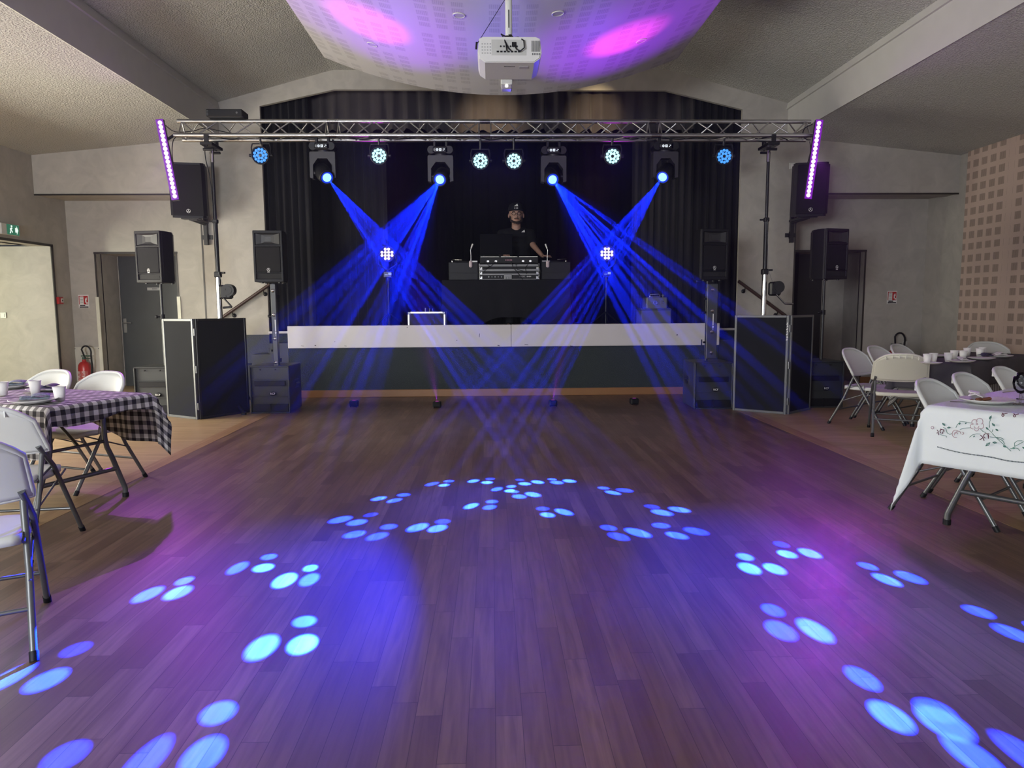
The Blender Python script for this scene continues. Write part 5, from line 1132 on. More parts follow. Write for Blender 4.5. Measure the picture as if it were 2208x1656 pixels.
# ================================================================== THE PERFORMER
def person():
    pc = P(1113, 460, 11.62); cx, cy = pc.x, 11.62; root = thing('person', 'person in black cap, glasses and black t-shirt standing behind the flight case', 'person', (cx, cy, ZS))
    def q(px, py, Y): v = P(px, py, Y); return Vector((v.x-cx, v.y-cy, v.z-ZS))
    top = q(1113, 437, cy).z; chin = q(1113, 486, cy).z; hh = top-chin; hz = chin+hh*0.50
    mb = MB()
    def seg(a, b, ra, rb, n=12):
        a, b = Vector(a), Vector(b); mb.cyl(a, b, ra, rb, n=n); mb.ball(a, ra); mb.ball(b, rb)
    # head: skull, jaw, face
    mb.ball((0, 0.02, chin+hh*0.60), hh*0.40, (0.82, 1.0, 1.0)); mb.ball((0, -0.025, chin+hh*0.26), hh*0.27, (0.86, 0.95, 1.0)); mb.ball((0, -0.055, chin+hh*0.13), hh*0.14, (1.0, 0.8, 0.8))
    yn = -0.125
    mb.cyl((0, yn+0.012, chin+hh*0.50), (0, yn-0.022, chin+hh*0.335), 0.010, 0.018, 8); mb.ball((0, yn-0.018, chin+hh*0.335), 0.019)
    for s in (-1, 1): mb.ball((s*0.014, yn-0.004, chin+hh*0.33), 0.012); mb.ball((s*hh*0.33, 0.02, chin+hh*0.43), 0.034, (0.4, 0.75, 1.15)); mb.ball((s*0.040, -0.085, chin+hh*0.40), 0.036, (1, 0.7, 0.8))
    mb.ball((0, -0.105, chin+hh*0.215), 0.034, (1.0, 0.55, 0.32)); mb.ball((0, -0.1, chin+hh*0.54), 0.075, (0.9, 0.35, 0.25))
    seg((0, 0.03, chin+hh*0.2), (0, 0.045, chin-0.10), 0.070, 0.078)
    zsh = chin-0.115; sh = 0.235
    # trunk
    seg((-0.1, 0.05, zsh-0.03), (0.1, 0.05, zsh-0.03), 0.10, 0.10); seg((-0.11, 0.03, zsh-0.18), (0.11, 0.03, zsh-0.18), 0.125, 0.125); seg((-0.09, 0.03, zsh-0.42), (0.09, 0.03, zsh-0.42), 0.115, 0.115); seg((-0.085, 0.04, 1.04), (0.085, 0.04, 1.04), 0.12, 0.12)
    seg((-0.09, 0.035, zsh-0.2), (-0.075, 0.04, 1.05), 0.12, 0.115); seg((0.09, 0.035, zsh-0.2), (0.075, 0.04, 1.05), 0.12, 0.115)
    # legs and feet
    for s in (-1, 1):
        seg((s*0.10, 0.04, 0.98), (s*0.115, 0.02, 0.53), 0.095, 0.066); seg((s*0.115, 0.02, 0.53), (s*0.12, 0.06, 0.10), 0.066, 0.042)
        seg((s*0.12, 0.05, 0.045), (s*0.14, -0.15, 0.035), 0.045, 0.036)
    # arms
    SR = Vector((sh, 0.05, zsh-0.02)); ER = q(1149, 528, 11.52); WR = q(1170, 552, 11.18)
    SL = Vector((-sh, 0.05, zsh-0.02)); EL = q(1072, 540, 11.5); WL = q(1086, 551, 11.22)
    hands = []
    for Sx, E_, W_2, s in ((SR, ER, WR, 1), (SL, EL, WL, -1)):
        seg(Sx, E_, 0.068, 0.049); seg(E_, W_2, 0.048, 0.031); seg((Sx.x*0.4, 0.05, zsh-0.0), Sx, 0.075, 0.066)
    skin_from = len(mb.v)
    for W_2, E_, s in ((WR, ER, 1), (WL, EL, -1)):
        d = (W_2-E_); d.z *= 0.25; d = (d.normalized()*0.6+Vector((0.55*s if s > 0 else 0.2, -0.6, 0))).normalized(); sd = Vector((0, 0, 1)).cross(d).normalized()
        K = W_2+d*0.095; 
        for t in (-0.030, -0.010, 0.010, 0.030): seg(W_2+sd*t*0.7, K+sd*t, 0.017, 0.0135, 8)
        for i, (t, L) in enumerate(((-0.033, 0.062), (-0.011, 0.074), (0.011, 0.079), (0.033, 0.07))):
            b_ = K+sd*t; m1 = b_+d*L*0.55+sd*t*0.25+Vector((0, 0, 0.006)); m2 = m1+d*L*0.5+Vector((0, 0, -0.026)); seg(b_, m1, 0.0118, 0.0105, 8); seg(m1, m2, 0.0105, 0.009, 8)
        th = W_2+d*0.03-sd*0.028*s; t1 = th-sd*0.035*s+d*0.03+Vector((0, 0, -0.006)); t2 = t1+d*0.038-sd*0.006*s+Vector((0, 0, -0.012)); seg(th, t1, 0.015, 0.012, 8); seg(t1, t2, 0.012, 0.010, 8)
    m_skin = M('skin', (0.40, 0.235, 0.18), 0.5, var=0.06, scale=20)
    body = mb.build('body', m_skin, root)
    rm = body.modifiers.new('remesh', 'REMESH'); rm.mode = 'VOXEL'; rm.voxel_size = 0.0075; rm.use_smooth_shade = True
    sm = body.modifiers.new('smooth', 'SMOOTH'); sm.factor = 0.5; sm.iterations = 4
    # clothing
    m_tee = M('black_cotton', (0.010, 0.010, 0.013), 0.9, spec=0.15)
    mb = MB()
    def seg(a, b, ra, rb, n=14):
        a, b = Vector(a), Vector(b); mb.cyl(a, b, ra, rb, n=n); mb.ball(a, ra); mb.ball(b, rb)
    seg((-0.1, 0.05, zsh-0.035), (0.1, 0.05, zsh-0.035), 0.112, 0.112); seg((-0.115, 0.03, zsh-0.18), (0.115, 0.03, zsh-0.18), 0.14, 0.14); seg((-0.10, 0.03, zsh-0.42), (0.10, 0.03, zsh-0.42), 0.135, 0.135); seg((-0.10, 0.04, 1.04), (0.10, 0.04, 1.04), 0.14, 0.14)
    for s in (-1, 1): seg((s*0.10, 0.035, zsh-0.2), (s*0.09, 0.04, 1.05), 0.135, 0.135)
    for Sx, E_ in ((SR, ER), (SL, EL)): seg((Sx.x*0.4, 0.05, zsh-0.0), Sx, 0.087, 0.080); mb.ball(Sx, 0.082); mb.cyl(Sx, Sx+(E_-Sx)*0.93, 0.081, 0.070, n=14)
    tee = mb.build('t_shirt', m_tee, root)
    rm = tee.modifiers.new('remesh', 'REMESH'); rm.mode = 'VOXEL'; rm.voxel_size = 0.012; rm.use_smooth_shade = True
    sm = tee.modifiers.new('smooth', 'SMOOTH'); sm.factor = 0.5; sm.iterations = 3
    lg = q(1128, 499, cy-0.12); mb = MB()
    for k in range(3): mb.prism([(-0.028+0.02*k, -0.014), (-0.012+0.02*k, -0.014), (-0.004+0.012*k, 0.002+0.012*k), (-0.016+0.012*k, 0.000+0.008*k)], lg.y-0.012, lg.y-0.008, T=TR((lg.x, 0, lg.z)))
    mb.build('shirt_emblem', m_logo, tee)
    mb = MB()
    for s in (-1, 1): mb.cyl((s*0.095, 0.04, 1.06), (s*0.115, 0.02, 0.53), 0.115, 0.085, n=14); mb.cyl((s*0.115, 0.02, 0.53), (s*0.12, 0.055, 0.07), 0.085, 0.062, n=14); mb.ball((s*0.115, 0.02, 0.53), 0.086)
    mb.build('trousers', M('dark_denim', (0.012, 0.013, 0.02), 0.85), root)
    mb = MB()
    for s in (-1, 1): mb.ball((s*0.13, -0.05, 0.035), 0.06, (0.9, 2.2, 0.85)); mb.box((s*0.13, -0.05, 0.008), (0.10, 0.26, 0.016), 0.006)
    build_split(mb, 'shoe', m_black, root)
    # cap worn backwards-low, with emblem
    mb = MB(); zc = chin+hh*0.635; R_ = hh*0.43
    mb.lathe([(R_*1.0, -0.01), (R_*1.0, 0.02), (R_*0.96, R_*0.38), (R_*0.80, R_*0.66), (R_*0.5, R_*0.84), (0.0, R_*0.90)], 24, TR((0, 0.018, zc)) @ Matrix.Diagonal((0.84, 1.02, 1, 1)))
    mb.grid(lambda u, v: Vector((0.075*(2*u-1)*(1-0.25*v*v), R_*0.98-0.02+0.075*v, zc-0.005-0.012*v-0.02*(2*u-1)**2)), 10, 6)
    cp = mb.build('cap', m_tee, root, solid=0.004)
    mb = MB(); yc = -R_*1.0+0.0
    for k in range(3): mb.prism([(-0.034+0.024*k, 0.0), (-0.018+0.024*k, 0.0), (-0.006+0.012*k, 0.016+0.012*k), (-0.018+0.012*k, 0.013+0.009*k)], yc-0.004, yc+0.006, T=TR((-0.004, 0.012, zc+0.055)))
    for k in range(3): mb.box((-0.026+0.022*k, yc+0.003, zc+0.025), (0.009, 0.006, 0.018))
    mb.build('cap_emblem', m_logo, cp)
    # glasses, eyes, brows, beard, hair
    ye = -0.128; ze = chin+hh*0.475; mb = MB()
    for s in (-1, 1):
        mb.tube([(s*0.043+0.030*math.cos(t), ye+0.004*abs(math.cos(t)), ze+0.024*math.sin(t)) for t in [2*PI*k/18 for k in range(19)]], 0.0032, 6)
        mb.tube([(s*0.074, ye+0.006, ze+0.008), (s*0.105, 0.02, ze+0.004)], 0.0028, 5)
    mb.tube([(-0.014, ye, ze+0.008), (0.014, ye, ze+0.008)], 0.003, 5); mb.build('glasses', m_black, root)
    mb = MB()
    for s in (-1, 1): mb.ball((s*0.042, -0.1075, ze-0.002), 0.0125, (1.25, 0.7, 0.42))
    eys = build_split(mb, 'eye', M('eye_white', (0.6, 0.58, 0.56), 0.3), root)
    for ey in eys:
        s = -1 if ey.data.vertices[0].co.x < 0 else 1; MB().ball((s*0.040, -0.1145, ze-0.0035), 0.0058, (1, 0.6, 0.8)).build('pupil', m_black, ey)
    m_hair = M('dark_brown_hair', (0.022, 0.012, 0.009), 0.8, bump=0.5, bscale=250)
    mb = MB()
    for s in (-1, 1): mb.tube([(s*0.020, -0.122, ze+0.028), (s*0.045, -0.120, ze+0.036), (s*0.068, -0.104, ze+0.028)], 0.0055, 6)
    mb.tube([(-0.036, -0.126, chin+hh*0.245), (-0.018, -0.137, chin+hh*0.262), (0, -0.139, chin+hh*0.260), (0.018, -0.137, chin+hh*0.262), (0.036, -0.126, chin+hh*0.245)], 0.0058, 6)
    for k in range(9):
        t = -1.25+2.5*k/8; mb.ball((0.080*math.sin(t), -0.018-0.094*math.cos(t), chin+hh*(0.085+0.11*abs(math.sin(t))**2)), 0.024, (1, 0.7, 0.85))
    for s in (-1, 1): mb.tube([(s*0.088, -0.03, chin+hh*0.22), (s*0.096, -0.005, chin+hh*0.42), (s*0.096, 0.0, chin+hh*0.55)], 0.012, 6)
    mb.build('beard_and_brows', m_hair, root)
    mb = MB(); mb.ball((0, 0.05, chin+hh*0.50), hh*0.385, (0.86, 0.92, 0.8)); mb.build('hair', m_hair, root)
    mb = MB(); mb.tube([(-0.022, -0.141, chin+hh*0.213), (0, -0.145, chin+hh*0.209), (0.022, -0.141, chin+hh*0.213)], 0.006, 6); mb.build('lips', M('lips', (0.36, 0.13, 0.11), 0.45), root)
person()
# ================================================================== FOLDING CHAIRS
def make_chair(mat, label, ribs=True):
    root = thing('folding_chair', label, 'chair', (0, 0, 0), 0, 'folding chairs')
    def ly(z): return 0.27-z*(0.27+0.215)/0.78           # y of the front tube at height z
    def back(u, v):
        s = 2*u-1; x = 0.236*s*(1-0.05*v); zt = 0.785-0.085*abs(s)**3.2; zb = 0.535+0.035*abs(s)**2.5*0+0.012*(1-s*s)*-1
        z = zb+(zt-zb)*v; return Vector((x, ly(z)-0.032+0.042*abs(s)**2.2, z))
    bk = MB().grid(back, 20, 10).build('backrest', mat, root, solid=0.016)
    mb = MB(); edge = [back(0, t/8) for t in range(9)]+[back(t/16, 1) for t in range(1, 17)]+[back(1, 1-t/8) for t in range(1, 9)]+[back(1-t/16, 0) for t in range(1, 17)]
    mb.tube([p+Vector((0, -0.006, 0)) for p in edge], 0.0125, 8)
    if ribs:
        for k in range(6):
            p = back(0.2+0.12*k, 0.97); mb.box(p+Vector((0, -0.012, -0.012)), (0.006, 0.018, 0.034))
    mb.build('rim', mat, bk)
    def seat(u, v):
        s = 2*u-1; y = -0.185+0.40*v; w = 0.195+0.02*math.sin(PI*min(1, v*1.1))-0.05*max(0, v-0.85)/0.15*0.5
        return Vector((s*w, y-0.02*(abs(s)**4)*(1 if v > 0.5 else -1), 0.415-0.012*(1-s*s)*math.sin(PI*v)-0.012*max(0, v-0.8)/0.2))
    MB().grid(seat, 14, 14).build('seat', mat, root, solid=0.034)
    for s in (-1, 1):
        lg = MB().tube([Vector((s*0.205, ly(0.56)-0.022, 0.56)), Vector((s*0.212, ly(0.52)-0.012, 0.52)), Vector((s*0.226, ly(0.44), 0.44)), Vector((s*0.228, ly(0.012), 0.012))], 0.0125, 10).build('front_leg', m_steel, root)
        MB().cyl((s*0.228, ly(0.03), 0.03), (s*0.228, ly(0.0), 0.0), 0.0155).build('rubber_foot', m_black, lg)
        rg = MB().tube([Vector((s*0.205, ly(0.52)-0.012, 0.52)), Vector((s*0.215, -0.16, 0.28)), Vector((s*0.222, -0.305, 0.012))], 0.0125, 10).build('rear_leg', m_steel, root)
        MB().cyl((s*0.222, -0.293, 0.03), (s*0.223, -0.31, 0.0), 0.0155).build('rubber_foot', m_black, rg)
    mb = MB(); mb.cyl((-0.228, ly(0.16), 0.16), (0.228, ly(0.16), 0.16), 0.008); mb.cyl((-0.222, -0.225, 0.16), (0.222, -0.225, 0.16), 0.008); mb.cyl((-0.215, ly(0.395), 0.39), (0.215, ly(0.395), 0.39), 0.009)
    for s in (-1, 1): mb.cyl((s*0.21, ly(0.43), 0.43), (s*0.205, -0.15, 0.385), 0.006); mb.cyl((s*0.213, 0.15, 0.385), (s*0.218, -0.19, 0.25), 0.005)
    mb.build('stretchers', m_steel, root)
    return root
def face(f): return math.atan2(-f[0], f[1])
white0 = cream0 = None
def place(x, y, f, label, cream=False, sc=1.0):
    global white0, cream0
    rz = face(f); src = cream0 if cream else white0
    if src is None:
        o = make_chair(m_cream if cream else m_white, label); o.location = (x, y, 0); o.rotation_euler = (0, 0, rz)
        if cream: cream0 = o
        else: white0 = o
    else: o = dup(src, (x, y, 0), rz, label)
    if sc != 1.0: o.scale = (sc, sc, sc)
    return o
place(-3.42, 5.29, (-.377, -.926), 'left one of two white folding chairs behind the checked table')
place(-2.93, 5.10, (-.377, -.926), 'right one of two white folding chairs behind the checked table')
place(-2.53, 3.70, (-0.12, .99), 'white folding chair in front of the checked table, cut by the left frame edge')
place(-2.0, 2.64, (-.47, .883), 'nearest white folding chair at the lower left, lit blue', sc=1.03)
place(2.80, 4.07, (.585, -.81), 'nearest of three white folding chairs along the embroidered table')
place(3.27, 4.44, (.585, -.81), 'middle one of three white folding chairs along the embroidered table')
place(3.84, 4.86, (.585, -.81), 'farthest of three white folding chairs along the embroidered table')
place(3.94, 6.74, (.43, .90), 'cream folding chair seen from behind at the end of the dark-clothed table', cream=True)
place(3.92, 7.22, (.575, -.818), 'white folding chair at the left corner of the dark-clothed table, nearest of its row')
place(4.38, 7.58, (.575, -.818), 'white folding chair second in the row along the dark-clothed table')
place(4.82, 7.90, (.575, -.818), 'white folding chair third in the row along the dark-clothed table')
place(5.94, 8.24, (-.25, -.97), 'white folding chair at the far end of the dark-clothed table, facing the room')
place(5.10, 6.54, (-.60, .80), 'cream folding chair at the dark-clothed table, cut by the right frame edge', cream=True)

# ================================================================== TABLES AND CLOTHS
ZT = 0.70
def table(O, u, v, L, Wd, label, legs_at=(0.235, None), vin=(0.06, 0.06)):
    """folding table with wishbone legs; O is the near corner, u the long axis, v across"""
    O = Vector((*O, 0)); u = Vector((*u, 0)).normalized(); v = Vector((*v, 0)).normalized(); c = O+u*L/2+v*Wd/2
    root = thing('folding_table', label, 'table', (c.x, c.y, 0)); T = Matrix(((u.x, v.x, 0, 0), (u.y, v.y, 0, 0), (0, 0, 1, 0), (0, 0, 0, 1)))
    MB().box((0, 0, ZT-0.03), (L-0.02, Wd-0.02, 0.04), 0.012, T).build('tabletop', m_white, root)
    for a in (legs_at[0], L-legs_at[0] if legs_at[1] is None else legs_at[1]):
        x = a-L/2; w = Wd/2
        for s in (-1, 1):
            mb = MB(); mb.tube([T @ Vector(p) for p in ((x, s*(w*0.52), ZT-0.05), (x, s*(w*0.53), 0.42), (x, s*(w*0.56), 0.36), (x, s*(w*0.66), 0.28), (x, s*(w*0.86), 0.09), (x, s*(w*0.89), 0.06), (x, s*w*0.89, 0.0))], 0.0165, 10); l = mb.build('leg', m_steel, root)
            MB().cyl(T @ Vector((x, s*w*0.89, 0)), T @ Vector((x, s*w*0.89, 0.03)), 0.021).build('rubber_foot', m_black, l)
        MB().cyl(T @ Vector((x, -w*0.74, 0.205)), T @ Vector((x, w*0.74, 0.205)), 0.014).build('crossbar', m_steel, root)
        sg = 1 if x < 0 else -1
        MB().cyl(T @ Vector((x, 0, 0.40)), T @ Vector((x+sg*0.30, 0, ZT-0.055)), 0.009).build('brace', m_steel, root)
        mb = MB(); mb.cyl(T @ Vector((x, -w*0.5, 0.40)), T @ Vector((x, w*0.5, 0.40)), 0.010); mb.build('crossbar', m_steel, root)
    return root
def cloth(name, label, O, u, v, L, Wd, drops, mat, wave=0.012, wk=26, z=ZT+0.004, cdrop=0.5, flare=0.22, cat='tablecloth', tuck=None, res=0.03, R_=0.018):
    """drops: functions of the position along the edge (metres) giving the overhang at u=0, u=L, v=0, v=Wd"""
    O = Vector((*O, 0)); u = Vector((*u, 0)).normalized(); v = Vector((*v, 0)).normalized()
    d0, d1, s0, s1 = drops; root_c = O+u*L/2+v*Wd/2
    rowU = [-1+i/12 for i in range(12)]+[i/(round(L/res)) for i in range(round(L/res)+1)]+[1+(i+1)/12 for i in range(12)]
    rowV = [-1+i/12 for i in range(12)]+[i/(round(Wd/res)) for i in range(round(Wd/res)+1)]+[1+(i+1)/12 for i in range(12)]
    vs = []; uv = []
    def e(t): return min(t, R_)
    for a in rowU:
        for b in rowV:
            pu = min(max(a, 0), 1)*L; pv = min(max(b, 0), 1)*Wd
            ou = (-a*d0(pv) if a < 0 else ((a-1)*d1(pv) if a > 1 else 0)); ov = (-b*s0(pu) if b < 0 else ((b-1)*s1(pu) if b > 1 else 0))
            su = -1 if a < 0 else 1; sv = -1 if b < 0 else 1
            p = O+u*pu+v*pv
            if ou > 0 and ov > 0:
                n_, m_ = min(ou, ov), max(ou, ov); h = math.hypot(ou, ov)+1e-9
                p = p+u*su*(e(ou)+flare*n_*ou/h)+v*sv*(e(ov)+flare*n_*ov/h); dz = m_+cdrop*n_
                w = wave*dz*1.2*math.sin(9*math.atan2(ov, ou)); p = p+(u*su*ou/h+v*sv*ov/h)*w
            elif ou > 0:
                dz = ou; w = wave*min(1, dz/0.2)*(math.sin(wk*pv)+0.5*math.sin(wk*0.43*pv+1)); p = p+u*su*(e(ou)+0.05*dz+w)
            elif ov > 0:
                dz = ov; w = wave*min(1, dz/0.2)*(math.sin(wk*pu)+0.5*math.sin(wk*0.43*pu+2)); p = p+v*sv*(e(ov)+0.05*dz+w)
            else: dz = 0
            dz = dz-(R_*0.4 if dz > R_ else dz*0.4)
            p.z = max(0.012, z-dz)
            if tuck: p = tuck(p, a, b, u, v)
            vs.append(p-root_c); uv.append((su*ou+pu if ou else pu, sv*ov+pv if ov else pv))
    nv_ = len(rowV); fs = [(i*nv_+j, (i+1)*nv_+j, (i+1)*nv_+j+1, i*nv_+j+1) for i in range(len(rowU)-1) for j in range(nv_-1)]
    mb = MB(); mb.add(vs, fs, None, 0, True, uv)
    o = mb.build(name, mat, None, solid=0.0025); o.location = root_c; tag(o, label, cat); return o
def weave(name, fn):
    m, nt, b = _nt(name); tc = N(nt, 'ShaderNodeUVMap'); sp = N(nt, 'ShaderNodeSeparateXYZ'); nt.links.new(tc.outputs[0], sp.inputs[0])
    nt.links.new(fn(nt, sp.outputs[0], sp.outputs[1]), b.inputs['Base Color']); b.inputs['Roughness'].default_value = 0.85; b.inputs['Specular IOR Level'].default_value = 0.2; return m
def gingham(nt, x, y):
    p = 0.060; k = math_(nt, 'MULTIPLY', math_(nt, 'ADD', cellmask(nt, x, p, 0.0, 0.5), cellmask(nt, y, p, 0.0, 0.5)), 0.5)
    n = N(nt, 'ShaderNodeValToRGB'); n.color_ramp.interpolation = 'CONSTANT'; e_ = n.color_ramp.elements
    e_[0].position = 0.0; e_[0].color = (0.66, 0.64, 0.62, 1); e_[1].position = 0.3; e_[1].color = (0.20, 0.19, 0.185, 1); e3 = e_.new(0.8); e3.color = (0.03, 0.027, 0.03, 1)
    nt.links.new(k, n.inputs[0]); return n.outputs[0]
m_ging = weave('black_and_white_gingham', gingham)
def stripes(nt, x, y):
    k = math_(nt, 'MAXIMUM', cellmask(nt, y, 0.05, 0.0, 0.35), cellmask(nt, y, 0.017, 0.0, 0.3)); k2 = math_(nt, 'MAXIMUM', cellmask(nt, x, 0.05, 0.0, 0.35), cellmask(nt, x, 0.017, 0.0, 0.3))
    return mixc(nt, k2, (0.42, 0.40, 0.38), (0.09, 0.085, 0.08))
m_stripe = weave('grey_striped_linen', stripes)
ONE = lambda c: (lambda t: c)
def sstep(a, b, x): t = min(max((x-a)/(b-a), 0), 1); return t*t*(3-2*t)
# checked table at the left
Ol, ul, vl = (-2.507, 4.033), (-.923, .385), (.385, .923)
table(Ol, ul, vl, 1.70, 0.70, 'folding table under the black and white checked cloth')
cloth('checked_tablecloth', 'black and white checked cloth draped over the left table, one corner blown out', Ol, ul, vl, 1.70, 0.70,
      (lambda t: 0.115+0.02*math.sin(9*t), ONE(0.15), lambda t: 0.30+0.02*math.sin(5*t), lambda t: 0.34-0.10*sstep(0.25, 0.6, t)), m_ging, 0.010, 22, cdrop=0.85, flare=0.75)
# embroidered table at the right
Or, ur, vr = (2.372, 3.766), (.81, .586), (.586, -.81)
table(Or, ur, vr, 1.75, 0.72, 'folding table under the white embroidered cloth')
wc = cloth('embroidered_tablecloth', 'white cloth with embroidered flowers on the right table, corner hanging low', Or, ur, vr, 1.75, 0.72,
      (lambda t: 0.325, ONE(0.30), lambda t: 0.10+0.26*(1-sstep(0.0, 0.30, t)), ONE(0.32)), M('white_cotton', (0.74, 0.78, 0.78), 0.8, var=0.03, coord='World', bump=0.15, bscale=40), 0.003, 16, cdrop=0.75, flare=0.42)
# embroidery on its near drop: stitched outlines laid on the cloth
nE = Vector((-ur[0], -ur[1], 0)).normalized(); u3 = Vector((*ur, 0)).normalized(); O3 = Vector((*Or, 0))
def onc(zx, zy, off=0.004):
    """a point of the near drop seen through the given place of the photo's 2208-wide detail (x0=2000,y0=860)"""
    px, py = 2000+zx/10.615, 860+zy/10.615; d = ray(px, py); lo = None
    t = 0
    z_ = 0.55
    for _ in range(6):
        dz = ZT-z_; pl = O3+nE*(0.018+0.05*dz+0.0055+off); t = (pl-CAMP).dot(nE)/d.dot(nE); p = CAMP+d*t; z_ = p.z
    return p-Vector(wc.location)
def stitch(name, lines, r, col):
    mb = MB()
    for ln in lines: mb.tube([onc(x, y) for x, y in ln], r, 5)
    return build_split(mb, name, col, wc, 0.012) if name == 'dark_red_buds' else mb.build(name, col, wc)
def loop(cx, cy, r, n=10, a0=0, a1=2*PI, sx=1): return [(cx+sx*r*math.cos(a0+(a1-a0)*k/n), cy+r*math.sin(a0+(a1-a0)*k/n)) for k in range(n+1)]
m_gr = M('green_thread', (0.06, 0.19, 0.15), 0.7); m_pk = M('pink_thread', (0.50, 0.34, 0.38), 0.7); m_dr = M('dark_red_thread', (0.10, 0.012, 0.03), 0.7); m_bk = M('dark_thread', (0.03, 0.06, 0.06), 0.8)
leaf = lambda x, y, dx, dy: [(x, y), (x+dx*.5-dy*.22, y+dy*.5+dx*.22), (x+dx, y+dy), (x+dx*.5+dy*.22, y+dy*.5-dx*.22), (x, y), (x+dx, y+dy)]
stitch('green_stems', [[(1210, 690), (1260, 740), (1340, 780)], [(730, 515), (830, 525), (1000, 555)], [(740, 540), (680, 590), (650, 660)], [(740, 700), (830, 675), (980, 660)], [(960, 880), (1030, 825), (1120, 800), (1210, 805)], [(1420, 870), (1540, 885), (1650, 880), (1750, 930)], [(1480, 790), (1600, 920), (1760, 1060), (1910, 1200)], [(1560, 880), (1720, 960), (1770, 1040)], [(1420, 660), (1410, 560), (1440, 470)], [(1340, 650), (1400, 710), (1470, 775), (1495, 700)], [(360, 650), (420, 690), (450, 780), (510, 815), (560, 790)], [(290, 820), (370, 840), (430, 855), (430, 885)], [(1990, 1090), (1990, 1010), (2060, 960), (2170, 960)], [(1990, 1090), (2090, 1040), (2200, 980)], [(1880, 1150), (1960, 1120), (2060, 1130), (2110, 1190)]], 0.0013, m_gr)
stitch('green_leaves', [leaf(340, 555, 60, 60), leaf(450, 660, 75, -5), leaf(1415, 470, 45, -85), leaf(1480, 560, 60, 65), leaf(1340, 650, 45, 55), leaf(1330, 1080, 100, -80), leaf(1490, 995, 100, 15), leaf(1050, 870, 30, -25), leaf(720, 590, 30, -40), leaf(860, 570, 30, -20), leaf(1730, 1070, 60, 40), leaf(1940, 1130, 70, -5), leaf(2170, 1100, 60, 40), leaf(1560, 690, 55, 45)], 0.0017, m_gr)
stitch('pink_flowers', [loop(1190, 520, 75, 10, PI*0.9, 2.3*PI), loop(1075, 540, 65, 10, PI*0.7, 1.9*PI), loop(1040, 630, 60, 8, PI*0.5, 1.6*PI), loop(1220, 620, 65, 8, -0.4*PI, 0.7*PI), loop(1120, 680, 55, 8, 0, PI), loop(1130, 575, 18, 8), loop(1120, 620, 55, 6, 0.1, PI-0.1), loop(640, 800, 85, 12, PI*0.4, 1.7*PI, 0.9), loop(700, 800, 60, 8, PI, 2*PI), loop(800, 790, 25, 8, -0.6*PI, 0.7*PI), loop(650, 810, 40, 8, PI*0.8, 2*PI), loop(110, 660, 30, 8)], 0.0016, m_pk)
stitch('dark_red_buds', [loop(1340, 850, 55, 10, PI*0.6, 2.1*PI), [(1270, 890), (1190, 940)], [(1270, 895), (1295, 960)], [(1270, 885), (1210, 830)], [(1385, 830), (1395, 910)], [(1330, 800), (1410, 800)], loop(330, 745, 45, 10, PI*0.6, 2.1*PI), [(250, 770), (210, 785)], [(255, 780), (260, 830)], [(250, 760), (215, 710)], [(350, 750), (345, 800)], [(290, 690), (385, 715)], loop(1725, 375, 26, 8), [(1740, 345), (1700, 320)], [(1760, 345), (1830, 325)], loop(1990, 390, 26, 8), [(2000, 360), (1970, 335)], [(2020, 360), (2090, 345)]], 0.0019, m_dr)
mb = MB(); pts = [(230, 1100), (420, 1155), (620, 1205), (850, 1250), (1050, 1280), (1280, 1310), (1500, 1345), (1800, 1415), (2000, 1440), (2300, 1465)]
dense = []
for (x0, y0), (x1, y1) in zip(pts, pts[1:]):
    n_ = max(2, int((x1-x0)/26)); dense += [(x0+(x1-x0)*k/n_, y0+(y1-y0)*k/n_) for k in range(n_)]
for (x, y) in dense:
    c = onc(x, y); mb.box(c, (0.0022, 0.0022, 0.006), 0, None)
mb.build('openwork_hem', m_bk, wc)
# dark-clothed table further back
Og, ug, vg = (4.447, 6.497), (.818, .575), (-.575, .818)
table(Og, ug, vg, 1.62, 0.60, 'folding table under the dark grey cloth')
cloth('striped_tablecloth', 'grey striped cloth hanging out below the dark cloth of the right rear table', Og, ug, vg, 1.62, 0.60, (ONE(0.40), ONE(0.40), ONE(0.33), ONE(0.36)), m_stripe, 0.004, 20, z=ZT+0.002, cdrop=0.25, flare=0.26, R_=0.010)
cloth('dark_tablecloth', 'dark grey cloth on the rear right table laid with white cups', Og, ug, vg, 1.62, 0.60, (ONE(0.30), ONE(0.30), ONE(0.25), ONE(0.28)), M('dark_grey_cotton', (0.055, 0.05, 0.06), 0.85, coord='World', bump=0.3, bscale=18), 0.010, 20, z=ZT+0.008, cdrop=0.3, flare=0.42, R_=0.034)

# ================================================================== TABLEWARE
ZC = ZT+0.0085
cup0 = [None]
def cup(p, label, group):
    if cup0[0] is None:
        root = thing('paper_cup', label, 'cup', p, 0, group); H = 0.083
        MB().lathe([(0.0, 0.003), (0.0245, 0.0), (0.0255, 0.0), (0.036, H), (0.0345, H), (0.0245, 0.006), (0, 0.006)], 24).build('cup_body', m_paper, root)
        mb = MB(); mb.tube([(0.0365*math.cos(t), 0.0365*math.sin(t), H) for t in [2*PI*k/24 for k in range(25)]], 0.0018, 6); mb.build('rolled_rim', m_paper, root); cup0[0] = root
    else: dup(cup0[0], p, 0, label, group)
plate0 = [None]
def plate(p, r, label, group, z=ZC):
    p = Vector((p.x, p.y, z))
    if plate0[0] is None:
        root = MB().lathe([(0.0, 0.003), (0.07, 0.0), (0.078, 0.0), (0.118, 0.017), (0.12, 0.0195), (0.117, 0.0195), (0.078, 0.006), (0, 0.006)], 36).build('plate', M('white_china', (0.74, 0.73, 0.72), 0.22, var=0.02)); root.location = p; tag(root, label, 'plate', group); plate0[0] = root; o = root
    else: o = dup(plate0[0], p, 0, label, group)
    o.scale = (r/0.12,)*3; return o
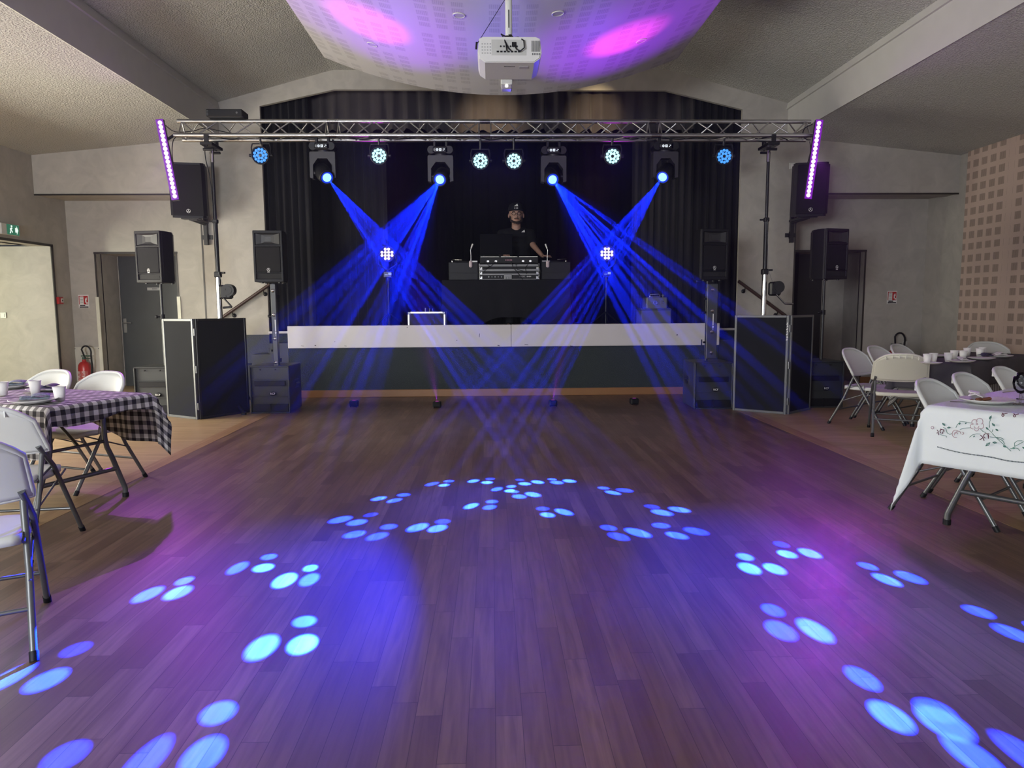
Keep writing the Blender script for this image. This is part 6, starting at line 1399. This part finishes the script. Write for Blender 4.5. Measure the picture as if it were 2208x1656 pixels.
m_nap = M('patterned_blue_napkin', (0.16, 0.20, 0.26), 0.8, var=0.6, scale=90); m_napd = M('dark_blue_napkin', (0.05, 0.045, 0.11), 0.8, var=0.4, scale=60)
def napkin(p, rz, label, mat, z, s=0.09):
    root = thing('paper_napkin', label, 'napkin', (p.x, p.y, z), rz, 'folded napkins')
    def fn(u, v):
        x, y = (u-0.5)*2*s, (v-0.5)*s; return Vector((x, y, 0.006+0.014*abs(math.sin(3*u+1))*(1-abs(2*v-1))+0.006*v))
    MB().grid(fn, 10, 8).build('folded_sheet', mat, root, solid=0.003)
    def fn2(u, v):
        x, y = (u-0.2)*1.3*s, (v-0.3)*0.8*s; return Vector((x, y, 0.016+0.016*u*(1-u)*2+0.010*v))
    MB().grid(fn2, 8, 6).build('folded_corner', mat, root, solid=0.002)
gl = 'cups and plates on the checked table'
for (px, py), lab in (((129.6, 863), 'white paper cup nearest the right end of the checked table'), ((76.6, 848), 'white paper cup in the middle of the checked table'), ((6, 852), 'white paper cup on the checked table at the left frame edge')):
    cup(PZ(px, py, ZC), lab, 'paper cups on the checked table')
for (px, py), lab, r in (((72, 868), 'white plate at the near edge of the checked table', .125), ((97, 842.5), 'white plate behind the two cups of the checked table', .11), ((24, 836), 'white plate at the far left of the checked table', .12)):
    plate(PZ(px, py, ZC), r, lab, 'plates on the checked table')
napkin(PZ(76, 865, ZC), 0.5, 'dark and pale blue napkin on the near plate of the checked table', m_nap, ZC+0.012, 0.075)
napkin(PZ(100, 842, ZC), -0.2, 'dark blue napkin on the plate behind the cups of the checked table', m_napd, ZC+0.012, 0.07)
napkin(PZ(26, 834, ZC), 0.3, 'blue napkin on the far left plate of the checked table', m_nap, ZC+0.012, 0.08)
ZG = ZT+0.012
for (px, py), lab in (((1999, 783), 'left one of two white cups standing together at the near end of the dark table'), ((2012, 781), 'right one of two white cups standing together at the near end of the dark table'), ((2044, 780), 'white cup second from the near end of the dark table, in front'), ((2057, 774), 'white cup behind the single front cup of the dark table'), ((2076, 774.5), 'white cup in the middle front of the dark table'), ((2085, 768), 'white cup at the far side in the middle of the dark table'), ((2112, 769), 'front one of two white cups at the far end of the dark table'), ((2118, 766), 'rear one of two white cups at the far end of the dark table')):
    q = PZ(px, py, ZG); cup(q, lab, 'paper cups on the dark table')
for (px, py), lab, r in (((2072, 781), 'white plate with a napkin at the front edge of the dark table', .12), ((2116, 775), 'white plate with cutlery right of the middle of the dark table', .12), ((2155, 770), 'white plate at the far right of the dark table', .12), ((2024, 769), 'white plate at the rear of the dark table behind the paired cups', .11), ((1986, 776.5), 'white plate at the left edge of the dark table', .10), ((2008, 784.5), 'white saucer under the paired cups of the dark table', .09)):
    q = PZ(px, py, ZG); plate(q, r, lab, 'plates on the dark table', ZG)
def cutlery(p, rz, label, kind, z):
    root = thing(kind, label, 'cutlery', (p.x, p.y, z), rz, 'cutlery on the right tables')
    if kind == 'knife':
        MB().box((0.055, 0, 0.004), (0.11, 0.014, 0.003), 0.001).build('blade', m_chrome, root); MB().box((-0.04, 0, 0.005), (0.09, 0.011, 0.006), 0.003).build('handle', m_chrome, root)
    else:
        mb = MB(); [mb.box((0.075, 0.006*(k-1.5), 0.005), (0.05, 0.003, 0.002)) for k in range(4)]; mb.box((0.04, 0, 0.004), (0.03, 0.022, 0.002)); mb.build('tines', m_chrome, root); MB().box((-0.03, 0, 0.005), (0.11, 0.009, 0.004), 0.002).build('handle', m_chrome, root)
napkin(PZ(2073, 780, ZG), 0.6, 'white napkin on the front plate of the dark table', m_paper, ZG+0.014, 0.07)
napkin(PZ(2124, 771, ZG), 0.2, 'dark napkin between the plates of the dark table', m_napd, ZG+0.014, 0.07)
napkin(PZ(2155, 769, ZG), 0.2, 'white napkin on the far right plate of the dark table', m_paper, ZG+0.014, 0.07)
# embroidered table: plate with a biscuit, cutlery and a stemmed glass
pp = PZ(2128, 868, ZC); plate(pp, 0.135, 'large white plate with a brown biscuit on the embroidered table', 'plates on the embroidered table')
root = thing('biscuit', 'brown broken biscuit lying on the plate of the embroidered table', 'food', (pp.x-0.0, pp.y+0.03, ZC+0.012), 0.3)
m_bis = M('brown_biscuit', (0.20, 0.07, 0.03), 0.8, var=0.4, scale=60, bump=0.6, bscale=120)
mb = MB(); [mb.ball((0.022*k-0.04, 0.006*math.sin(k*2.1), 0.003), 0.014, (1.2, 0.9, 0.7)) for k in range(5)]; mb.build('piece', m_bis, root)
mb = MB(); mb.ball((-0.075, 0.01, 0.0), 0.010, (1.3, 0.9, 0.6)); mb.ball((-0.055, -0.02, 0.0), 0.008); mb.build('crumbs', m_bis, root)
napkin(PZ(2105, 862, ZC), 0.9, 'white napkin lying half on the plate of the embroidered table', m_paper, ZC+0.018, 0.07)
q = PZ(2086, 869, ZC); cutlery(q, -0.35, 'silver knife left of the plate on the embroidered table', 'knife', ZC)
q = PZ(2186, 872, ZC); cutlery(q, 0.1, 'silver fork right of the plate on the embroidered table', 'fork', ZC)
q = PZ(2178, 846, ZC); cutlery(q, 0.5, 'silver knife at the far side of the embroidered table', 'knife', ZC)
m_glass = GLASS('clear_glass')
def stem_glass(p, label):
    root = thing('wine_glass', label, 'glass', (p.x, p.y, ZC), 0, 'glasses on the embroidered table')
    MB().lathe([(0.0, 0.0), (0.034, 0.0), (0.033, 0.003), (0.006, 0.007), (0.0045, 0.02), (0.0045, 0.058), (0.0, 0.06)], 24).build('foot_and_stem', m_glass, root)
    MB().lathe([(0.0, 0.058), (0.015, 0.062), (0.034, 0.085), (0.040, 0.115), (0.037, 0.150), (0.0355, 0.150), (0.0385, 0.115), (0.0325, 0.087), (0.014, 0.066), (0.0, 0.063)], 28).build('bowl', m_glass, root)
stem_glass(PZ(2199, 872, ZC), 'stemmed glass right of the plate on the embroidered table')
stem_glass(PZ(2206, 861, ZC), 'stemmed glass at the right frame edge, behind the first one')

# ================================================================== CABLES AND HAZE
def cable(pts, r, label, smooth=True):
    P_ = [Vector(p) for p in pts]; out = []
    for i in range(len(P_)-1):
        p0, p1, p2, p3 = P_[max(i-1, 0)], P_[i], P_[i+1], P_[min(i+2, len(P_)-1)]
        for k in range(6):
            t = k/6; out.append(0.5*((2*p1)+(p2-p0)*t+(2*p0-5*p1+4*p2-p3)*t*t+(3*p1-p0-3*p2+p3)*t**3))
    out.append(P_[-1]); c = out[0]; mb = MB(); mb.tube([p-c for p in out], r, 6); o = mb.build('cable', m_black); o.location = c; tag(o, label, 'cable', 'black cables'); return o
rr = random.Random(3); pts = []
for k in range(38):
    x = TX0+0.25+(TX1-TX0-0.5)*k/37; pts.append((x, 8.75+rr.uniform(-0.05, 0.05), TZB+0.022+rr.uniform(-0.045, 0.0)))
cable(pts, 0.006, 'black cable snaking along inside the bottom of the truss')
cable([P(352, 266, 8.6), P(372, 282, 8.66), P(392, 285, 8.7), P(418, 282, 8.72), P(445, 277, 8.74), P(500, 288, 8.75)], 0.005, 'black cable from the left led bar into the truss')
cable([P(385, 292, 8.64), P(374, 302, 8.64), P(371, 325, 8.62), P(373, 350, 8.62), P(375, 358, 8.8)], 0.005, 'black cable looping down at the left truss end')
cable([P(1752, 268, 8.6), P(1736, 276, 8.66), P(1731, 290, 8.66), P(1738, 300, 8.66), P(1748, 302, 8.62)], 0.006, 'black cable loop at the right truss end')
cable([P(1746, 305, 8.64), P(1748, 322, 8.64), P(1744, 342, 8.64), P(1741, 352, 8.9)], 0.005, 'thin cable hanging beside the right led bar')
cable([P(441, 305, 8.72), P(443, 340, 8.72), P(452, 380, 8.73), P(458, 430, 8.74), P(463, 520, 8.74), P(470, 600, 8.74), P(474, 680, 8.74)], 0.006, 'black cable running down the left winch stand')
q = P(362, 783, 8.76); cable([(q.x, 8.72, ZSUB+0.008), (q.x+0.06, 8.70, ZSUB+0.05), (q.x+0.12, 8.72, ZSUB+0.02), (q.x+0.10, 8.78, ZSUB+0.008)], 0.005, 'short black cable loop on the left outer bass speaker')

hz = bpy.data.materials.new('thin_stage_haze'); hz.use_nodes = True; nt = hz.node_tree; nt.nodes.remove(nt.nodes['Principled BSDF'])
vsn = N(nt, 'ShaderNodeVolumeScatter'); hc = N(nt, 'ShaderNodeTexCoord'); hs = N(nt, 'ShaderNodeSeparateXYZ'); nt.links.new(hc.outputs['Object'], hs.inputs[0]); hm = N(nt, 'ShaderNodeMapRange', interpolation_type='SMOOTHSTEP'); nt.links.new(hs.outputs[1], hm.inputs[0])
hm.inputs[1].default_value = 3.2; hm.inputs[2].default_value = 7.4; hm.inputs[3].default_value = 0.0; hm.inputs[4].default_value = 0.0033; nt.links.new(hm.outputs[0], vsn.inputs['Density'])
vsn.inputs['Anisotropy'].default_value = 0.25; vsn.inputs['Color'].default_value = (0.9, 0.95, 1.0, 1)
nt.links.new(vsn.outputs[0], nt.nodes['Material Output'].inputs['Volume'])
o = MB().box((0.24, 6.5, 1.72), (8.6, 8.6, 3.36)).build('haze', hz); tag(o, 'thin fog hanging over the stage and dance floor, showing the blue beams', 'haze', kind='stuff')
